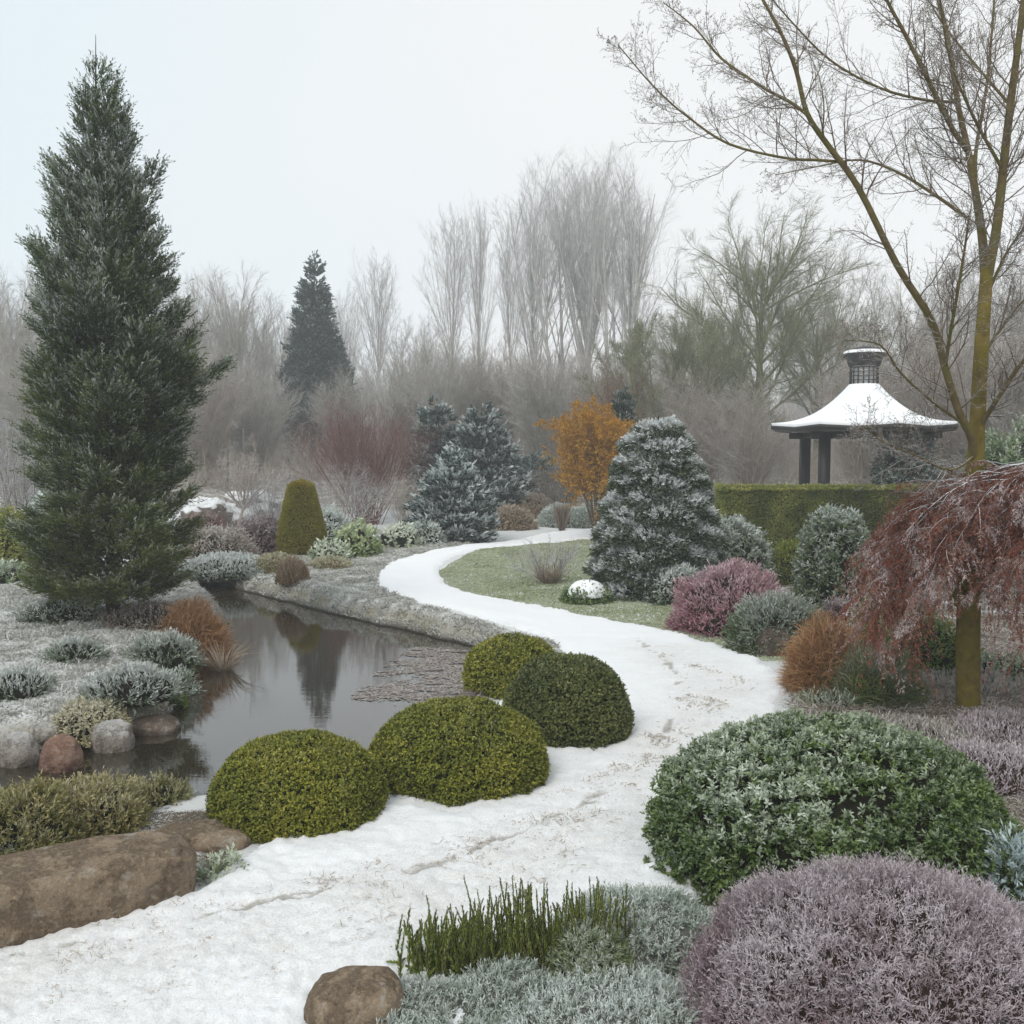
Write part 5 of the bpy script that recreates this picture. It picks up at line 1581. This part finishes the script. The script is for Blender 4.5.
limbs = [
    ([(986, 285, 0), (982, 235, .1), (975, 190, .1), (968, 150, .2), (958, 105, .2), (948, 40, .3), (934, -20, .3), (925, -80, .3)], [5.5, 3.2, 1.8]),
    ([(987, 280, 0), (997, 225, -.1), (1003, 170, -.2), (1011, 100, -.3), (1020, 30, -.4), (1030, -60, -.5)], [5.6, 4.4, 2.6]),
    ([(968, 152, .2), (952, 128, .1), (929, 82, 0), (906, 36, -.1), (885, -4, -.2), (868, -50, -.3)], [3.0, 2.2, 1.2]),
    ([(976, 470, 0), (971, 437, -.1), (959, 412, -.2), (945, 368, -.3), (932, 322, -.4), (897, 265, -.6), (858, 187, -.8), (827, 144, -.9), (807, 113, -1.0), (796, 70, -1.1), (780, 31, -1.2), (756, -12, -1.3)], [4.6, 4.2, 3.9, 3.3, 2.7, 2.0, 1.2]),
    ([(809, 116, -1.0), (790, 102, -1.0), (764, 88, -.9), (722, 59, -.7), (694, 27, -.5), (663, 2, -.4)], [1.8, 1.4, .5]),
    ([(846, 162, -.8), (815, 160, -.9), (785, 158, -1.1), (729, 144, -1.3), (688, 117, -1.4), (655, 88, -1.5), (618, 45, -1.6)], [1.6, 1.2, .5]),
    ([(967, 218, .1), (935, 195, .3), (897, 172, .5), (860, 160, .7), (820, 166, .9), (775, 175, 1.1)], [2.0, 1.4, .5]),
    ([(975, 190, .1), (976, 150, .5), (986, 90, .8), (992, 30, 1.0), (996, -30, 1.2)], [2.4, 1.8, 1.0]),
    ([(955, 102, .2), (925, 100, .0), (880, 88, -.2), (830, 60, -.4), (790, 20, -.6), (765, -10, -.8)], [1.8, 1.2, .5]),
    ([(945, 368, -.3), (950, 335, -.6), (958, 290, -.9), (966, 240, -1.1), (969, 215, -1.2)], [2.0, 1.5, .8]),
    ([(965, 425, -.1), (930, 400, -.5), (900, 372, -.8), (880, 345, -1.0), (845, 340, -1.2)], [1.7, 1.1, .5]),
    ([(978, 430, 0), (1000, 395, -.3), (1024, 360, -.6), (1060, 320, -.8)], [3.0, 2.2, 1.2]),
    ([(980, 360, 0), (1000, 330, .4), (1024, 300, .7), (1050, 280, .9)], [2.0, 1.4, .8]),
    ([(985, 300, 0), (1003, 260, .3), (1015, 240, .5), (1045, 200, .8)], [2.0, 1.4, .8]),
    ([(976, 455, 0), (950, 470, -.5), (915, 455, -.8), (880, 440, -1.0), (862, 425, -1.1)], [1.4, 1.0, .4]),
    ([(1003, 170, -.2), (975, 120, -.6), (950, 60, -1.0), (940, 0, -1.3)], [1.9, 1.3, .7]),
    ([(1010, 105, -.3), (980, 70, .2), (940, 20, .6), (920, -20, .8)], [1.7, 1.1, .5]),
]
LP = []
for pts, rd in limbs:
    p, r = limb(pts, [x_ * px1 for x_ in rd])
    tubes(br, p, r, 8)
    t_ = np.linspace(0, len(p) - 1, 25)
    i = np.minimum(t_.astype(int), len(p) - 2)
    fr_ = (t_ - i)[:, None]
    LP.append((p[i] * (1 - fr_) + p[i + 1] * fr_, np.interp(t_, np.arange(len(r)), r)))
br.build('limbs', MATS['bark_moss'], root, smooth=True)
P1 = np.array([a_ for a_, _ in LP]); R1 = np.array([b_ for _, b_ in LP])
ln = np.linalg.norm(P1[:, 1:] - P1[:, :-1], axis=2).sum(1)
tw = MB()
S_, D, L, R, s = sprout(P1, R1, 28, rng, .12, 1.0, .75, .34, .45, blen=np.clip(ln, 1.6, 3.2))
P2, R2 = grow(S_, D, L, np.clip(R, .003, .009), 7, rng, .14, .05)
tubes(tw, P2, R2, 4)
S_, D, L, R, s = sprout(P2, R2, 8, rng, .1, .98, .75, .5, .6)
P3, R3 = grow(S_, D, L, np.maximum(R, .0022), 5, rng, .10, .03)
tubes(tw, P3, R3, 3)
S_, D, L, R, s = sprout(P3, R3, 5, rng, .1, .98, .8, .5, .7)
P4, R4 = grow(S_, D, L, np.maximum(R, .0018), 3, rng, .10, .03)
tubes(tw, P4, R4, 3)
# buds
n = 26000
b_ = rng.integers(0, len(P4), n); j_ = rng.integers(1, 4, n)
leaves(tw, P4[b_, j_], nrm(rng.normal(size=(n, 3)) + [0, 0, .4]), rng.normal(size=(n, 3)), .016, .007, rng.random(n), np.zeros(n))
tw.build('twigs', MATS['twig'], root)

# ------------------------------------------------------------------ weeping red maple
rng = rng_()
MY = 9.7
mx, mz = at_d(1078, 470, MY)[0], 0
root = thing('weeping_maple', 'weeping maple with hanging dark red twigs and snowy branches', 'tree', (mx, MY + .45, G(mx, MY + .45)))
loc = np.array(root.location)
apex = at_d(1072, 452, MY) - loc
n1 = 70
a = np.arange(n1) * 2.39996
ms = MB()
tubes(ms, np.array([[0, 0, -.1], [.03, 0, .6], [-.03, .02, 1.2], [apex[0] * .5, apex[1] * .3, apex[2] - .25]]), [.05, .045, .04, .04], 9)
arch, ar = [], []
for k in range(n1):
    R_ = 1.36 * (.8 + .3 * rng.random()) * (1 if k % 3 else .6)
    zt_ = apex[2] - .25 + rng.random() * .25
    d = np.array([math.cos(a[k]) * 1.35, math.sin(a[k]) * .95, 0])
    q = np.linspace(0, 1, 9)
    hor = R_ * np.sin(q * PI / 2 * .95)
    ver = .10 * np.sin(q * PI * .7) - (1.55 + .6 * rng.random()) * q ** 2.0 * (R_ / 1.7)
    p = np.stack([d[0] * hor, d[1] * hor, zt_ - .12 + ver], 1) + rng.normal(size=(9, 3)) * .018 * q[:, None]
    p[:, :2] += np.array([apex[0] * .5, apex[1] * .3]) * (1 - q[:, None] * .5)
    arch.append(p); ar.append(.022 * (1 - .8 * q))
arch, ar = np.array(arch), np.array(ar)
tubes(ms, arch, ar * .6, 5)
S_, D, L, R, s = sprout(arch, ar, 15, rng, .12, .98, .6, .30, .5, flat=.3)
D[:, 2] *= .5
Q2, q2 = grow(S_, D, L, np.clip(R, .003, .007), 5, rng, .12, 0, droop=.45)
tubes(ms, Q2, q2, 3)
ms.build('branches', bark('bark_maple', (.07, .05, .045), (.13, .10, .09), .95, 14, (.1, .55)), root)
S_, D, L, R, s = sprout(Q2, q2, 10, rng, .1, .98, .5, .9, .6)
Q3, q3 = grow(S_, D * [.8, .8, .3] - [0, 0, .25], rng.uniform(.15, .62, len(L)), np.full(len(L), .0022), 4, rng, .12, 0, droop=1.1)
mt = MB()
tubes(mt, Q3, q3, 3)
mt.build('hanging_twigs', MATS['bark_red'], root)
n = 420000
b_ = rng.integers(0, len(Q3), n); u = rng.random(n) * 4; i = np.minimum(u.astype(int), 3)
P = Q3[b_, i] + (Q3[b_, i + 1] - Q3[b_, i]) * (u - i)[:, None]
ml = MB()
cl = fbm(P * 3.5, 2, 77)
leaves(ml, P, nrm(rng.normal(size=(n, 3)) * .7 + [0, 0, -1.0]), rng.normal(size=(n, 3)), .038 * (.6 + .8 * rng.random(n)), .009, np.clip(rng.random(n) * .6 + cl * .5 - .1, 0, 1), np.clip((fbm(P * 6, 3, 79) - .55) * 5 + .5 * rng.random(n) - .1, 0, 1) * .85)
ml.build('foliage', MATS['maple_red'], root)

# ------------------------------------------------------------------ ground cover stuff
def in_poly(x, y, poly): return poly_sd(x, y, poly) < 0
def scatter(name, label, cat, polypx, n, mat, L, Wpx, lean=.7, droop=.3, avoid=(), frost=(.2, .6), power=1.0, clump=0.0, tuft=1.0):
    rng = rng_()
    poly = px_poly(polypx, 0, 1)
    P = []
    lo, hi = poly.min(0), poly.max(0)
    tot = 0
    while tot < n:
        y = np.exp(rng.uniform(math.log(lo[1]), math.log(hi[1]), 60000))
        x = rng.uniform(lo[0], hi[0], 60000)
        k = in_poly(x, y, poly) & (rng.random(60000) < y / hi[1] * .7 + .3)
        x, y = x[k], y[k]
        for av, dmin in avoid:
            k = poly_sd(x, y, av) > dmin
            x, y = x[k], y[k]
        if clump:
            k = fbm(xyz(x * 1.4, y * 1.4), 3, 91) + rng.normal(size=len(x)) * .05 > clump
            x, y = x[k], y[k]
        P.append(np.stack([x, y], 1)); tot += len(x)
    P = np.concatenate(P)[:n]
    x, y = P[:, 0], P[:, 1]
    z = ground(x, y)
    k = z > WATER + .03
    x, y, z = x[k], y[k], z[k]
    n = len(x)
    D = nrm(rng.normal(size=(n, 3)) * [lean, lean, .1] + [0, 0, 1])
    mb = MB()
    pat = fbm(xyz(x * 1.1, y * 1.1), 3, 93)
    tf = 1 + tuft * (-.65 + 1.5 * sstep(.35, .75, fbm(xyz(x * 4.5, y * 4.5), 3, 97)))
    blades(mb, np.stack([x, y, z - .005], 1), D, L * tf * (.5 + .9 * rng.random(n)), Wpx * y / F, droop, np.clip(rng.random(n) * .6 + pat * .5 - .05, 0, 1), np.clip(frost[0] + frost[1] * (pat * .5 + rng.random(n) * .6), 0, 1), rng)
    o = mb.build(name, MATS[mat])
    return tag(o, label, cat, kind='stuff')
scatter('bank_grass', 'short white frosted grass of the left bank around the spruce', 'grass', [(-120, 560), (60, 560), (215, 590), (240, 640), (200, 720), (80, 770), (-120, 780)], 150000, 'frost_grass', .06, 1.7, avoid=((POND, .0),), frost=(.05, .85))
scatter('far_bank_grass', 'frosted ground cover of the far bank between pond and path', 'grass', [(150, 600), (150, 555), (330, 545), (470, 535), (520, 520), (440, 560), (400, 600), (480, 622), (600, 655), (540, 700), (470, 680), (400, 650), (250, 615)], 130000, 'frost_grass', .055, 1.4, lean=.9, avoid=((POND, .02), (PATH, -.03)), frost=(.0, .8))
scatter('lawn_grass', 'short green lawn with frost inside the path curve', 'grass', [(432, 575), (440, 590), (500, 603), (620, 626), (790, 680), (880, 640), (760, 600), (640, 560), (600, 536), (480, 548)], 120000, 'lawn', .04, 1.4, tuft=.25, avoid=((PATH, -.03),), frost=(.0, .6))
scatter('shore_tangle', 'brown dead growth along the water line of the far bank', 'ground cover', [(370, 610), (450, 625), (560, 640), (560, 700), (440, 740), (440, 670), (350, 640)], 45000, 'dead_leaf', .07, 1.5, lean=1.3, avoid=((POND, .0), (PATH, .2)), frost=(.0, .8))
scatter('bed_litter', 'dry frosted stalks and litter over the right planting bed', 'ground cover', [(640, 900), (720, 830), (760, 740), (800, 690), (860, 620), (1300, 620), (1500, 1000), (1100, 1100), (500, 1100)], 90000, 'brown', .06, 1.3, lean=1.2, avoid=((PATH, .03),), frost=(.1, .8))
scatter('path_grass', 'short dry grass tips poking through the path snow', 'grass', [(640, 650), (760, 690), (770, 730), (680, 830), (600, 900), (300, 1000), (-40, 1060), (-100, 960), (200, 920), (450, 850), (620, 770), (680, 700)], 5000, 'tan_grass', .035, .8, lean=1.5, frost=(.5, .5), clump=.5)
# raise the path grass onto the snow
o = bpy.data.objects['path_grass']; o.location.z += .052

# dead floating leaves on the water right
rng = rng_()
poly = px_poly([(345, 695), (375, 672), (395, 655), (420, 645), (470, 650), (500, 665), (480, 690), (440, 700), (400, 712), (360, 712)], WATER, 2)
lo, hi = poly.min(0), poly.max(0)
x, y = rng.uniform(lo[0], hi[0], 60000), rng.uniform(lo[1], hi[1], 60000)
sdv = poly_sd(x, y, poly)
k = (sdv < 0) & (poly_sd(x, y, POND) < -.02) & (fbm(xyz(x * 2.5, y * 6), 3, 95) + .25 * rng.random(60000) + .45 * np.clip(-sdv, 0, .5) > .78)
x, y = x[k][:9000], y[k][:9000]
n = len(x)
a = rng.normal(size=n) * .5
D = nrm(np.stack([np.cos(a), np.sin(a) * .5, rng.normal(size=n) * .03], 1))
mb = MB()
leaves(mb, np.stack([x, y, WATER + .006 + rng.random(n) * .006], 1), D, np.tile([0, 0, 1.0], (n, 1)) + rng.normal(size=(n, 3)) * .08, .055 * (.4 + rng.random(n)), .026 * (.5 + rng.random(n)), rng.random(n), rng.random(n) * .8)
tag(mb.build('floating_leaves', MATS['dead_leaf']), 'raft of dead floating leaves at the right end of the pond', 'leaves', kind='stuff')
# small hummock edge of far bank: reeds sticking out
fan('reed_tuft', 'few pale stalks lying over the water below the orange grass', 'grass clump', 222, 630, 652, 60, 'tan_grass', 160, wp=.7, lean=2.2, droop=.7, frost=(.3, .4), baser=.2, Y=14.3)

# ------------------------------------------------------------------ haze
mb = MB()
box(mb, (0, 74, 22), (110, 92, 23.5))
m = bpy.data.materials.new('haze')
m.use_nodes = True
t = m.node_tree
t.nodes.clear()
ou = node(t, 'OutputMaterial'); pv = node(t, 'VolumePrincipled')
pv.inputs['Color'].default_value = (.97, .985, 1, 1)
pv.inputs['Density'].default_value = .0020
t.links.new(pv.outputs[0], ou.inputs['Volume'])
o = mb.build('haze', m)
o['kind'] = 'stuff'; o['label'] = 'pale winter haze filling the garden air'; o['category'] = 'haze'
